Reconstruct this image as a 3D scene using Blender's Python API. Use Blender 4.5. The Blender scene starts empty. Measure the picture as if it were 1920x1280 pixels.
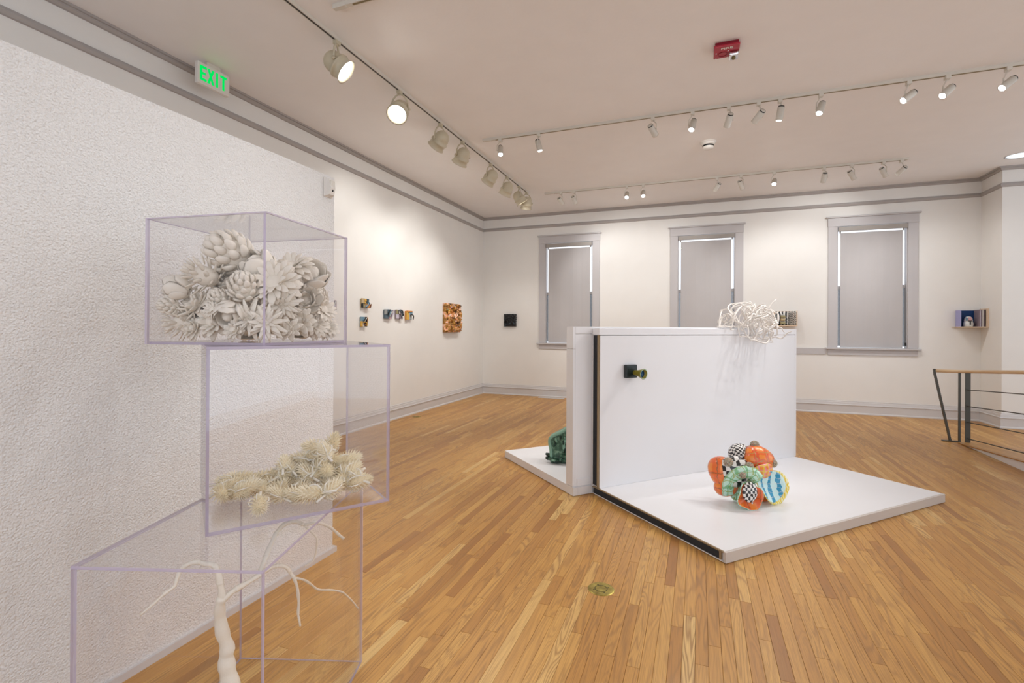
import bpy, bmesh, math, random
from math import sin, cos, pi, radians as rad, sqrt
from mathutils import Vector as V, Matrix as M, noise as MN

sc = bpy.context.scene
COL = sc.collection

# ------------------------------------------------------------------ camera
FPX, YAW, CY, PITCH, ROLL, EYE = 921.384, .362225, 613.743, .001227, .005049, 1.5
fwd, rgt, up = V((-sin(YAW), cos(YAW), 0)), V((cos(YAW), sin(YAW), 0)), V((0, 0, 1))
fwd, up = fwd*cos(PITCH)+up*sin(PITCH), up*cos(PITCH)-fwd*sin(PITCH)
rgt, up = rgt*cos(ROLL)+up*sin(ROLL), up*cos(ROLL)-rgt*sin(ROLL)
CAM = V((0, 0, EYE))
cd = bpy.data.cameras.new('camera'); cam = bpy.data.objects.new('camera', cd); COL.objects.link(cam)
mw = M.Identity(4)
for i in range(3):
    mw[i][0], mw[i][1], mw[i][2], mw[i][3] = rgt[i], up[i], -fwd[i], CAM[i]
cam.matrix_world = mw
cd.sensor_fit = 'HORIZONTAL'; cd.sensor_width = 36; cd.lens = FPX/1920*36
cd.shift_x = 0; cd.shift_y = -(640-CY)/1920
cd.clip_start = .05; cd.clip_end = 100
sc.camera = cam

# ------------------------------------------------------------------ world, exposure
w = bpy.data.worlds.new('daylight'); sc.world = w; w.use_nodes = True
bg = w.node_tree.nodes['Background']
bg.inputs[0].default_value = (.88, .93, 1.0, 1); bg.inputs[1].default_value = 1.2
vs = sc.view_settings
sc.display_settings.display_device = 'sRGB'
vs.view_transform = 'Standard'; vs.look = 'None'; vs.gamma = 1; vs.use_curve_mapping = False
vs.exposure = .38
sc.cycles.transparent_max_bounces = 40
sc.cycles.max_bounces = 10; sc.cycles.diffuse_bounces = 5; sc.cycles.glossy_bounces = 4
sc.cycles.caustics_reflective = False; sc.cycles.caustics_refractive = False
sc.cycles.sample_clamp_indirect = 4
sc.cycles.use_denoising = True
K_BIG, K_SMALL = 47, 30          # watts of the big and of the small track heads

# ------------------------------------------------------------------ pixel rays (1920 x 1280 frame)
def ray(x, y): return rgt*((x-960)/FPX) - up*((y-CY)/FPX) + fwd
def onZ(x, y, z): d = ray(x, y); return CAM + d*((z-EYE)/d.z)
def onX(x, y, X): d = ray(x, y); return CAM + d*(X/d.x)
def onY(x, y, Y): d = ray(x, y); return CAM + d*(Y/d.y)
def atD(x, y, dep): return CAM + ray(x, y)*dep
def prj(p):
    v = V(p)-CAM; d = v.dot(fwd)
    if d < .05: return None
    return 960+FPX*v.dot(rgt)/d, CY-FPX*v.dot(up)/d, d
def camdir(r, u, t): return (rgt*r + up*u - fwd*t).normalized()

# ------------------------------------------------------------------ objects
def tag(o, label=None, cat=None, group=None, kind=None):
    if label: o['label'] = label
    if cat: o['category'] = cat
    if group: o['group'] = group
    if kind: o['kind'] = kind
    return o
def link(o, parent=None):
    COL.objects.link(o)
    if parent is not None: o.parent = parent
    return o
def empty(name, loc=(0, 0, 0), rz=0, mat=None):
    o = bpy.data.objects.new(name, None); o.empty_display_size = .05; COL.objects.link(o)
    if mat is not None: o.matrix_world = mat
    else: o.location = loc; o.rotation_euler = (0, 0, rz)
    return o

class MB:
    def __init__(s): s.v = []; s.f = []; s.m = []; s.sm = []
    def add(s, vs, fs, m=0, smooth=False):
        b = len(s.v); s.v += [tuple(p) for p in vs]
        for f in fs: s.f.append([b+i for i in f]); s.m.append(m); s.sm.append(smooth)
        return s
    def box(s, a, b, m=0, mat=None):
        x0, y0, z0 = a; x1, y1, z1 = b
        p = [V(q) for q in ((x0,y0,z0),(x1,y0,z0),(x1,y1,z0),(x0,y1,z0),(x0,y0,z1),(x1,y0,z1),(x1,y1,z1),(x0,y1,z1))]
        if mat is not None: p = [mat @ q for q in p]
        return s.add(p, [(0,3,2,1),(4,5,6,7),(0,1,5,4),(1,2,6,5),(2,3,7,6),(3,0,4,7)], m)
    def bbox(s, a, b, bev=.004, m=0, mat=None):     # box with chamfered edges
        bm = bmesh.new(); bmesh.ops.create_cube(bm, size=1)
        a = V(a); b = V(b)
        for q in bm.verts: q.co = V([(a[i]+b[i])/2 + q.co[i]*(b[i]-a[i]) for i in range(3)])
        bmesh.ops.bevel(bm, geom=bm.edges[:], offset=bev, segments=2, affect='EDGES', profile=.5)
        return s.bm(bm, m, mat)
    def bm(s, bm, m=0, mat=None, smooth=False):
        bm.verts.index_update()
        s.add([(mat @ q.co) if mat is not None else q.co for q in bm.verts], [[q.index for q in f.verts] for f in bm.faces], m, smooth)
        bm.free(); return s
    def tube(s, pts, r, n=8, m=0, cap=True, smooth=True):
        pts = [V(p) for p in pts]; rs = r if isinstance(r, (list, tuple)) else [r]*len(pts)
        t0 = (pts[1]-pts[0]).normalized(); a = V((0, 0, 1)) if abs(t0.z) < .9 else V((1, 0, 0))
        nrm = t0.cross(a).normalized(); vs = []; fs = []
        for i, p in enumerate(pts):
            t = (pts[min(i+1, len(pts)-1)]-pts[max(i-1, 0)]).normalized()
            nrm = (nrm - t*nrm.dot(t)).normalized(); bn = t.cross(nrm)
            for k in range(n):
                an = 2*pi*k/n; vs.append(p + (nrm*cos(an)+bn*sin(an))*rs[i])
        for i in range(len(pts)-1):
            for k in range(n):
                k2 = (k+1) % n; fs.append((i*n+k, i*n+k2, (i+1)*n+k2, (i+1)*n+k))
        if cap: fs.append(tuple(range(n-1, -1, -1))); fs.append(tuple((len(pts)-1)*n+k for k in range(n)))
        return s.add(vs, fs, m, smooth)
    def lathe(s, prof, n=24, mat=None, m=0, smooth=True, capa=True, capb=True):   # prof: (radius, z)
        vs = []; fs = []
        for r, z in prof:
            for k in range(n):
                a = 2*pi*k/n; q = V((r*cos(a), r*sin(a), z)); vs.append(mat @ q if mat is not None else q)
        for i in range(len(prof)-1):
            for k in range(n):
                k2 = (k+1) % n; fs.append((i*n+k, i*n+k2, (i+1)*n+k2, (i+1)*n+k))
        if capa: fs.append(tuple(range(n-1, -1, -1)))
        if capb: fs.append(tuple((len(prof)-1)*n+k for k in range(n)))
        return s.add(vs, fs, m, smooth)
    def ball(s, c, r, n=16, mat=None, m=0):
        c = V(c); r = V((r, r, r)) if not isinstance(r, (tuple, V)) else V(r)
        prof = [(sin(pi*i/(n//2)), -cos(pi*i/(n//2))) for i in range(n//2+1)]
        prof[0] = (.02, -1); prof[-1] = (.02, 1)
        mm = M.Translation(c) @ (mat if mat is not None else M.Identity(4)) @ M.Diagonal((r.x, r.y, r.z, 1))
        return s.lathe(prof, n, mm, m)
    def prism(s, poly, h0, h1, mat=None, m=0):      # polygon in xy, extruded in z
        n = len(poly); vs = [V((x, y, h0)) for x, y in poly]+[V((x, y, h1)) for x, y in poly]
        if mat is not None: vs = [mat @ q for q in vs]
        return s.add(vs, [tuple(range(n-1, -1, -1)), tuple(range(n, 2*n))]+[(i, (i+1) % n, n+(i+1) % n, n+i) for i in range(n)], m)
    def mesh(s, name, mats):
        me = bpy.data.meshes.new(name); me.from_pydata([tuple(p) for p in s.v], [], s.f)
        for mt in (mats if isinstance(mats, (list, tuple)) else [mats]): me.materials.append(mt)
        me.polygons.foreach_set('material_index', s.m); me.polygons.foreach_set('use_smooth', s.sm)
        me.update(); return me
    def build(s, name, mats, parent=None):
        return link(bpy.data.objects.new(name, s.mesh(name, mats)), parent)

def frame(o, z, x=None):            # matrix with local z along z
    z = V(z).normalized(); x = V(x) if x is not None else (V((1, 0, 0)) if abs(z.x) < .8 else V((0, 1, 0)))
    x = (x - z*x.dot(z)).normalized(); y = z.cross(x)
    m = M.Identity(4)
    for i in range(3): m[i][0], m[i][1], m[i][2], m[i][3] = x[i], y[i], z[i], V(o)[i]
    return m

# ------------------------------------------------------------------ materials
def nodes(name):
    m = bpy.data.materials.new(name); m.use_nodes = True; t = m.node_tree
    b = t.nodes['Principled BSDF']; return m, t, b
def srgb(r, g, b):
    f = lambda c: (c/255/12.92 if c/255 <= .04045 else ((c/255+.055)/1.055)**2.4)
    return (f(r), f(g), f(b), 1)
def N(t, typ, **kw):
    n = t.nodes.new(typ)
    for k, v in kw.items():
        if k.startswith('i_'): n.inputs[k[2:].replace('_', ' ')].default_value = v
        else: setattr(n, k, v)
    return n
def math_n(t, op, a, b=None, clamp=False):
    n = t.nodes.new('ShaderNodeMath'); n.operation = op; n.use_clamp = clamp
    for i, q in enumerate((a, b)):
        if q is None: continue
        if isinstance(q, (int, float)): n.inputs[i].default_value = q
        else: t.links.new(q, n.inputs[i])
    return n.outputs[0]
def mixc(t, fac, a, b, blend='MIX'):
    n = t.nodes.new('ShaderNodeMix'); n.data_type = 'RGBA'; n.blend_type = blend
    for i, q in ((0, fac), (6, a), (7, b)):
        if isinstance(q, (int, float, tuple)): n.inputs[i].default_value = q
        else: t.links.new(q, n.inputs[i])
    return n.outputs[2]
def ramp(t, fac, stops, interp='LINEAR'):
    n = t.nodes.new('ShaderNodeValToRGB'); n.color_ramp.interpolation = interp
    e = n.color_ramp.elements
    while len(e) < len(stops): e.new(.5)
    for q, (p, c) in zip(e, stops): q.position = p; q.color = c
    t.links.new(fac, n.inputs[0]); return n.outputs[0]
def bump(t, b, h, strength=.3, dist=.01):
    n = N(t, 'ShaderNodeBump'); n.inputs['Strength'].default_value = strength; n.inputs['Distance'].default_value = dist
    t.links.new(h, n.inputs['Height']); t.links.new(n.outputs[0], b.inputs['Normal'])

def paint(name, col, rough=.55, bscale=60, bstr=.05, var=.03, spec=.3, metal=0):
    m, t, b = nodes(name); b.inputs['Roughness'].default_value = rough; b.inputs['Specular IOR Level'].default_value = spec
    b.inputs['Metallic'].default_value = metal
    tc = N(t, 'ShaderNodeTexCoord'); n = N(t, 'ShaderNodeTexNoise'); n.inputs['Scale'].default_value = 3; n.inputs['Detail'].default_value = 3
    t.links.new(tc.outputs['Object'], n.inputs['Vector'])
    dk = tuple(c*(1-var*2) for c in col[:3])+(1,)
    t.links.new(mixc(t, n.outputs[0], dk, col), b.inputs['Base Color'])
    if bstr:
        n2 = N(t, 'ShaderNodeTexNoise'); n2.inputs['Scale'].default_value = bscale; n2.inputs['Detail'].default_value = 4
        t.links.new(tc.outputs['Object'], n2.inputs['Vector']); bump(t, b, n2.outputs[0], bstr, .01)
    return m
def emit(name, col, strength):
    m, t, b = nodes(name); t.nodes.remove(b)
    e = N(t, 'ShaderNodeEmission'); e.inputs[0].default_value = col; e.inputs[1].default_value = strength
    t.links.new(e.outputs[0], t.nodes['Material Output'].inputs[0]); return m

MT = {}
MT['wall'] = paint('wall_paint', (.80, .792, .77, 1), .6, 90, .04)
MT['ceil'] = paint('ceiling_paint', (.87, .86, .865, 1), .55, 25, .10, spec=.35)
MT['trim'] = paint('grey_trim_paint', (.52, .505, .515, 1), .4, 40, .02)
MT['base'] = paint('baseboard_paint', (.62, .61, .615, 1), .35, 40, .02, spec=.5)
MT['moulding'] = paint('moulding_paint', (.40, .375, .365, 1), .45, 40, .02)
MT['white'] = paint('white_laminate', (.80, .80, .82, 1), .35, 30, .01, var=.015, spec=.45)
MT['whiteedge'] = paint('white_edge', (.74, .72, .72, 1), .4, 30, .01, spec=.4)
MT['shadededge'] = paint('shaded_white_edge', (.60, .55, .51, 1), .45, 30, .01)  # white front edge with shade and warm floor bounce put into its colour
MT['fixture'] = paint('cream_enamel', (.55, .495, .37, 1), .35, 30, .01, spec=.5)
MT['fixture2'] = paint('white_enamel', (.66, .63, .57, 1), .35, 30, .01, spec=.5)
MT['plastic'] = paint('white_plastic', (.74, .71, .67, 1), .35, 30, .01, spec=.5)
MT['dark'] = paint('dark_gap', (.02, .02, .02, 1), .6)
MT['slot'] = paint('track_slot', (.035, .03, .027, 1), .5)
MT['slotb'] = paint('brass_slot', (.20, .15, .06, 1), .4)
MT['steel'] = paint('grey_steel', (.075, .075, .066, 1), .4, 60, .02, spec=.5, metal=.4)
MT['railwood'] = paint('pale_handrail_wood', (.74, .54, .33, 1), .4, 30, .03, var=.06)
MT['ply'] = paint('pale_plywood', (.74, .58, .43, 1), .5, 40, .03, var=.05)
MT['core'] = paint('grey_core', (.045, .05, .06, 1), .8, 300, .9, var=.2)
MT['kraft'] = paint('brown_core_edge', (.30, .22, .13, 1), .7, 120, .2)
MT['shade'] = paint('shade_fabric', (.48, .465, .47, 1), .8, 400, .03)
MT['fascia'] = paint('shade_fascia', (.34, .315, .29, 1), .4, 40, .01)
MT['red'] = paint('red_plastic', (.40, .008, .03, 1), .3, 30, .01, spec=.5)
MT['redd'] = paint('dark_red_plastic', (.22, .005, .02, 1), .4, 30, .01)
MT['chrome'] = paint('chrome', (.8, .8, .82, 1), .12, 30, 0, metal=1)
MT['porcelain'] = paint('white_porcelain', (.86, .80, .71, 1), .5, 160, .10, var=.03, spec=.35)
MT['bone'] = paint('bone_ceramic', (.88, .83, .73, 1), .55, 160, .12, var=.05)
MT['pod'] = paint('cream_pod', (.88, .75, .52, 1), .7, 200, .2, var=.08)
MT['podl'] = paint('pale_pod_stem', (.88, .84, .75, 1), .6, 200, .1, var=.05)
MT['podb'] = paint('cream_bristle', (.93, .85, .66, 1), .7, 200, .1, var=.04)
MT['tangle'] = paint('white_clay_strand', (.80, .76, .72, 1), .5, 120, .1)
MT['lens'] = emit('lamp_lens', (1, .96, .88, 1), 14)
MT['lensw'] = emit('cool_lamp_lens', (.93, .96, 1, 1), 26)
MT['exit'] = emit('exit_green', (.0, .62, .09, 1), 1.0)
MT['down'] = emit('downlight_glow', (.85, .93, 1, 1), 1.0)

def brass():
    m, t, b = nodes('floor_brass'); b.inputs['Metallic'].default_value = .8; b.inputs['Roughness'].default_value = .4
    tc = N(t, 'ShaderNodeTexCoord'); n = N(t, 'ShaderNodeTexNoise'); n.inputs['Scale'].default_value = 22; n.inputs['Detail'].default_value = 5
    t.links.new(tc.outputs['Object'], n.inputs['Vector'])
    t.links.new(ramp(t, n.outputs[0], [(.3, (.20, .14, .03, 1)), (.7, (.50, .40, .10, 1))]), b.inputs['Base Color']); return m
MT['brass'] = brass()
MT['brassd'] = paint('dark_brass', (.10, .085, .035, 1), .5, 30, .02, metal=.6)

def stucco():
    m, t, b = nodes('stucco_wall'); b.inputs['Roughness'].default_value = .6; b.inputs['Specular IOR Level'].default_value = .35
    tc = N(t, 'ShaderNodeTexCoord'); mp = N(t, 'ShaderNodeMapping'); t.links.new(tc.outputs['Object'], mp.inputs[0])
    n = N(t, 'ShaderNodeTexNoise'); n.inputs['Scale'].default_value = 105; n.inputs['Detail'].default_value = 4; n.inputs['Distortion'].default_value = .5
    t.links.new(mp.outputs[0], n.inputs['Vector'])
    n2 = N(t, 'ShaderNodeTexVoronoi'); n2.inputs['Scale'].default_value = 130; t.links.new(mp.outputs[0], n2.inputs['Vector'])
    h = math_n(t, 'SUBTRACT', n.outputs[0], math_n(t, 'MULTIPLY', n2.outputs[0], .35))
    bump(t, b, h, .8, .010)
    n3 = N(t, 'ShaderNodeTexNoise'); n3.inputs['Scale'].default_value = 2; t.links.new(mp.outputs[0], n3.inputs['Vector'])
    t.links.new(mixc(t, n3.outputs[0], (.78, .775, .77, 1), (.81, .805, .80, 1)), b.inputs['Base Color']); return m
MT['stucco'] = stucco()

def wood():
    m, t, b = nodes('oak_strip'); L = t.links
    uv = N(t, 'ShaderNodeUVMap'); uv.uv_map = 'UVMap'; sep = N(t, 'ShaderNodeSeparateXYZ'); L.new(uv.outputs[0], sep.inputs[0])
    at = N(t, 'ShaderNodeAttribute'); at.attribute_name = 'tone'; ts = N(t, 'ShaderNodeSeparateColor'); L.new(at.outputs['Color'], ts.inputs[0])
    u, v = sep.outputs[0], sep.outputs[1]
    def vec(su, sv):
        c = N(t, 'ShaderNodeCombineXYZ'); L.new(math_n(t, 'MULTIPLY', u, su), c.inputs[0]); L.new(math_n(t, 'MULTIPLY', v, sv), c.inputs[1]); return c.outputs[0]
    def noise(vv, sc_, det=2, dis=0):
        n = N(t, 'ShaderNodeTexNoise'); n.inputs['Scale'].default_value = sc_; n.inputs['Detail'].default_value = det; n.inputs['Distortion'].default_value = dis
        L.new(vv, n.inputs['Vector']); return n.outputs[0]
    big = noise(vec(1.3, 13), 1, 1.5, .5)                       # cathedral figure
    ring = math_n(t, 'SINE', math_n(t, 'MULTIPLY', big, math_n(t, 'ADD', 40, math_n(t, 'MULTIPLY', ts.outputs[1], 60))))
    ring = math_n(t, 'POWER', math_n(t, 'ADD', math_n(t, 'MULTIPLY', ring, .5), .5), 2.2)
    fine = noise(vec(5, 330), 1, 3)
    soft = noise(vec(1.1, 30), 1, 2)
    base = ramp(t, ts.outputs[0], [(0, (.34, .14, .034, 1)), (.25, (.46, .215, .052, 1)), (.55, (.565, .29, .074, 1)), (.8, (.64, .36, .105, 1)), (1, (.72, .475, .185, 1))])
    c = mixc(t, math_n(t, 'MULTIPLY', ring, math_n(t, 'ADD', .25, math_n(t, 'MULTIPLY', ts.outputs[2], .55))), base, (.27, .125, .038, 1))
    c = mixc(t, math_n(t, 'MULTIPLY', soft, .25), c, (.64, .36, .095, 1))
    c = mixc(t, math_n(t, 'MULTIPLY', math_n(t, 'SUBTRACT', fine, .42, True), 1.5), c, (.22, .10, .03, 1))
    L.new(c, b.inputs['Base Color']); b.inputs['Roughness'].default_value = .36; b.inputs['Specular IOR Level'].default_value = .38
    bump(t, b, fine, .06, .002); return m
MT['wood'] = wood()

def acrylic():
    m, t, b = nodes('clear_acrylic'); t.nodes.remove(b)
    lw = N(t, 'ShaderNodeLayerWeight'); lw.inputs[0].default_value = .5
    f = math_n(t, 'ADD', math_n(t, 'MULTIPLY', math_n(t, 'POWER', lw.outputs['Facing'], 5), .9), .036, True)
    tr = N(t, 'ShaderNodeBsdfTransparent'); tr.inputs[0].default_value = (.996, .994, .998, 1)
    gl = N(t, 'ShaderNodeBsdfGlossy'); gl.inputs['Roughness'].default_value = .0
    mx = N(t, 'ShaderNodeMixShader'); t.links.new(f, mx.inputs[0]); t.links.new(tr.outputs[0], mx.inputs[1]); t.links.new(gl.outputs[0], mx.inputs[2])
    t.links.new(mx.outputs[0], t.nodes['Material Output'].inputs[0]); return m
MT['acrylic'] = acrylic()
def acrylic_edge():
    m, t, b = nodes('lilac_acrylic_edge')
    b.inputs['Base Color'].default_value = (.56, .50, .63, 1); b.inputs['Roughness'].default_value = .15
    tr = N(t, 'ShaderNodeBsdfTransparent'); tr.inputs[0].default_value = (.9, .86, .95, 1)
    mx = N(t, 'ShaderNodeMixShader'); mx.inputs[0].default_value = .62
    t.links.new(tr.outputs[0], mx.inputs[1]); t.links.new(b.outputs[0], mx.inputs[2])
    t.links.new(mx.outputs[0], t.nodes['Material Output'].inputs[0]); return m
MT['acredge'] = acrylic_edge()
def screen():
    m, t, b = nodes('insect_screen'); b.inputs['Base Color'].default_value = (.12, .13, .15, 1)
    tr = N(t, 'ShaderNodeBsdfTransparent'); mx = N(t, 'ShaderNodeMixShader'); mx.inputs[0].default_value = .62
    t.links.new(tr.outputs[0], mx.inputs[1]); t.links.new(b.outputs[0], mx.inputs[2])
    t.links.new(mx.outputs[0], t.nodes['Material Output'].inputs[0]); return m
MT['screen'] = screen()

# ------------------------------------------------------------------ room shell
XL, YB, ZC = -4.64, 10.345, 4.02
XJ, YJ = 4.37, 9.745              # the jog at the right end of the back wall
X0, X1, Y0 = XL, 7.2, -2.4
WIN = [(-3.28, -1.95), (-.53, .80), (2.19, 3.52)]
OP = [(a+.145, b-.145) for a, b in WIN]; WZ0, WZ1 = 1.18, 3.35

tag(MB().box((X0-.3, Y0, ZC), (X1, YB+.4, ZC+.15)).build('ceiling', MT['ceil']), 'pale off-white ceiling with track lighting', kind='structure')
tag(MB().box((X0-.3, Y0, 0), (X0, YB+.12, ZC)).build('wall_left', MT['wall']), 'white gallery wall hung with small ceramic reliefs', kind='structure')
mb = MB(); cuts = [XL] + [q for o in OP for q in o] + [XJ]
for i in range(0, len(cuts), 2): mb.box((cuts[i], YB, 0), (cuts[i+1], YB+.12, ZC))
for a, b in OP: mb.box((a, YB, 0), (b, YB+.12, WZ0)); mb.box((a, YB, WZ1), (b, YB+.12, ZC))
tag(mb.build('wall_back', MT['wall']), 'white wall with three shaded windows', kind='structure')
tag(MB().box((XJ, YJ, 0), (X1, YB+.12, ZC)).build('wall_right', MT['wall']), 'white wall stepping forward at the window wall end', kind='structure')

def runs(name, prof, mat, path, label):
    """moulding: profile (out, z) swept along a polyline on the wall plan; out = to the left of the direction of travel"""
    mb = MB(); P = [V((x, y, 0)) for x, y in path]; n = len(prof); vs = []
    for i, p in enumerate(P):
        d0 = (P[i]-P[i-1]).normalized() if i else (P[1]-P[0]).normalized()
        d1 = (P[i+1]-P[i]).normalized() if i < len(P)-1 else d0
        n0 = V((d0.y, -d0.x, 0)); n1 = V((d1.y, -d1.x, 0)); bis = (n0+n1).normalized(); k = 1/max(.2, bis.dot(n0))
        for o, z in prof: vs.append(p + bis*(o*k) + V((0, 0, z)))
    fs = [(i*n+j, i*n+(j+1) % n, (i+1)*n+(j+1) % n, (i+1)*n+j) for i in range(len(P)-1) for j in range(n)]
    fs += [tuple(range(n)), tuple((len(P)-1)*n+j for j in range(n-1, -1, -1))]
    mb.add(vs, fs); return tag(mb.build(name, mat), label, kind='structure')
PATH = [(XL, Y0), (XL, YB), (XJ, YB), (XJ, YJ), (X1, YJ)]
runs('baseboard_back', [(0, .0), (.032, .0), (.032, .014), (.024, .026), (.02, .03), (.02, .148), (.03, .154), (.03, .165), (.02, .172), (.016, .205), (.009, .212), (.009, .228), (0, .232)], MT['base'], PATH, 'tall moulded grey-white baseboard around the room')
runs('trim_1', [(0, 3.708), (.018, 3.712), (.03, 3.735), (.03, 3.75), (.02, 3.756), (.02, 3.768), (0, 3.776)], MT['moulding'], PATH, 'grey picture rail moulding around the room')
runs('trim_2', [(0, 3.965), (.02, 3.968), (.035, 3.985), (.035, 3.998), (.05, 4.0), (.05, ZC), (0, ZC)], MT['moulding'], PATH, 'grey crown moulding at the ceiling')
tag(MB().bbox((.83, YB-.018, 1.055), (2.16, YB, 1.165), .003).build('trim_3', MT['trim']), 'grey wooden band between two window aprons', kind='structure')

# divider with stucco face
DX = -2.275
tag(MB().box((DX-.16, -2.4, 0), (DX, 2.645, 2.495)).build('wall_divider', MT['stucco']), 'low white partition with rough stucco face', kind='structure')
tag(MB().prism([(DX, -2.4), (DX+.014, -2.4), (DX+.014, 2.672), (DX-.17, 2.672), (DX-.17, 2.645), (DX, 2.645)], 0, .034).build('baseboard_divider', MT['base']), 'thin pale strip at the foot of the stucco partition', kind='structure')

# ------------------------------------------------------------------ floor of oak strips
RW = .0572
def plank_mesh(items, name):
    """items: (x0, x1, y0, y1, zfun, seed)"""
    vs, fs, uvs, tone = [], [], [], []
    for x0, x1, y0, y1, zf, seed in items:
        r = random.Random(seed); ou, ov = r.random()*40, r.random()*40
        t1 = min(1, max(0, r.gauss(.52, .23))); t2, t3 = r.random(), r.random()
        g, c = .00035, .0011; b = len(vs)
        for ins, dz in ((c+g, 0), (g, -.0012), (g, -.012)):
            for x, y in ((x0+ins, y0+ins), (x1-ins, y0+ins), (x1-ins, y1-ins), (x0+ins, y1-ins)):
                vs.append((x, y, zf(y)+dz)); tone.append((t1, t2, t3, 1)); uvs.append((y+ou, x-x0+ov))
        fs.append((b, b+1, b+2, b+3))
        for l in (0, 4):
            for k in range(4): k2 = (k+1) % 4; fs.append((b+l+4+k, b+l+4+k2, b+l+k2, b+l+k))
    me = bpy.data.meshes.new(name); me.from_pydata(vs, [], fs); me.materials.append(MT['wood'])
    ul = me.uv_layers.new(name='UVMap'); flat = []
    for lp in me.loops: flat += uvs[lp.vertex_index]
    ul.data.foreach_set('uv', flat)
    ca = me.color_attributes.new('tone', 'FLOAT_COLOR', 'POINT'); ca.data.foreach_set('color', [q for c in tone for q in c])
    me.update(); return me
floor = tag(MB().box((X0, Y0, -.10), (X1, YB, -.0118)).build('floor', MT['kraft']), 'honey oak strip floor', kind='structure')
rng = random.Random(11); items = []; flat0 = lambda y: 0
nrow = int((X1-X0)/RW)+1
for i in range(nrow):
    x0 = X0+i*RW; x1 = min(x0+RW, X1); y = Y0-rng.random()*1.2
    while y < YB:
        ln = rng.choice((.35, .5, .62, .75, .9, 1.05, 1.2, 1.5, 1.8))*rng.uniform(.85, 1.1)
        a, b_ = max(y, Y0), min(y+ln, YB); y += ln
        if b_-a > .02: items.append((x0, x1, a, b_, flat0, rng.random()))
def shown(it):
    x0, x1, y0, y1 = it[:4]; A = 0
    if y1 < .6 or x1 < DX and y0 < 2.6: return 0
    n = 6; last = None
    for k in range(n+1):
        yy = y0+(y1-y0)*k/n; p = prj((x0, yy, 0)); q = prj((x1, yy, 0))
        cur = None
        if p and q and 0 <= (p[0]+q[0])/2 <= 1920 and p[1] <= 1290: cur = (p, q)
        if cur and last: A += abs(p[1]-last[0][1])*(abs(q[0]-p[0])+abs(last[1][0]-last[0][0]))/2
        last = cur
    return A
items.sort(key=lambda it: -shown(it))
for it in items[:300]: link(bpy.data.objects.new('plank', plank_mesh([it], 'plank')), floor)
tag(link(bpy.data.objects.new('plank_field', plank_mesh(items[300:], 'plank_field')), floor), kind='stuff')

# ramp beside the railing, rising towards the camera
RX0, RX1, RYS, RYE, SL = 3.235, 4.62, 8.22, 3.4, .0765
rz = lambda y: .004+max(0, (RYS-y)*SL)
vs_ = [(RX0+.02, RYS, .001), (RX1, RYS, .001), (RX1, RYE, .001), (RX0+.02, RYE, .001), (RX0+.02, RYS, .002), (RX1, RYS, .002), (RX1, RYE, rz(RYE)-.012), (RX0+.02, RYE, rz(RYE)-.012)]
ramp_o = tag(MB().add(vs_, [(0,1,2,3),(4,7,6,5),(0,4,5,1),(1,5,6,2),(2,6,7,3),(3,7,4,0)]).build('floor_ramp', MT['white']), 'low oak ramp with white side behind the railing', kind='structure')
mb = MB()
vs_ = []
for y in (RYS, RYE):
    for x, z in ((RX0, -.022), (RX0+.06, -.022), (RX0+.06, .001), (RX0, .001)): vs_.append((x, y, max(.001, rz(y)+z)))
mb.add(vs_, [(0,1,2,3),(7,6,5,4),(0,4,5,1),(1,5,6,2),(2,6,7,3),(3,7,4,0)]); 
me = plank_mesh([(RX0, RX0+.06, RYE, RYS, lambda y: rz(y)+.001, .77)], 'nosing'); link(bpy.data.objects.new('nosing', me), ramp_o)
x = RX0+.06
while x < RX1-.01:
    y = RYE-rng.random()*.8
    while y < RYS:
        ln = rng.uniform(.6, 1.6); a, b_ = max(y, RYE), min(y+ln, RYS); y += ln
        if b_-a > .03: link(bpy.data.objects.new('plank', plank_mesh([(x, min(x+RW, RX1), a, b_, rz, rng.random())], 'plank')), ramp_o)
    x += RW

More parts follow.
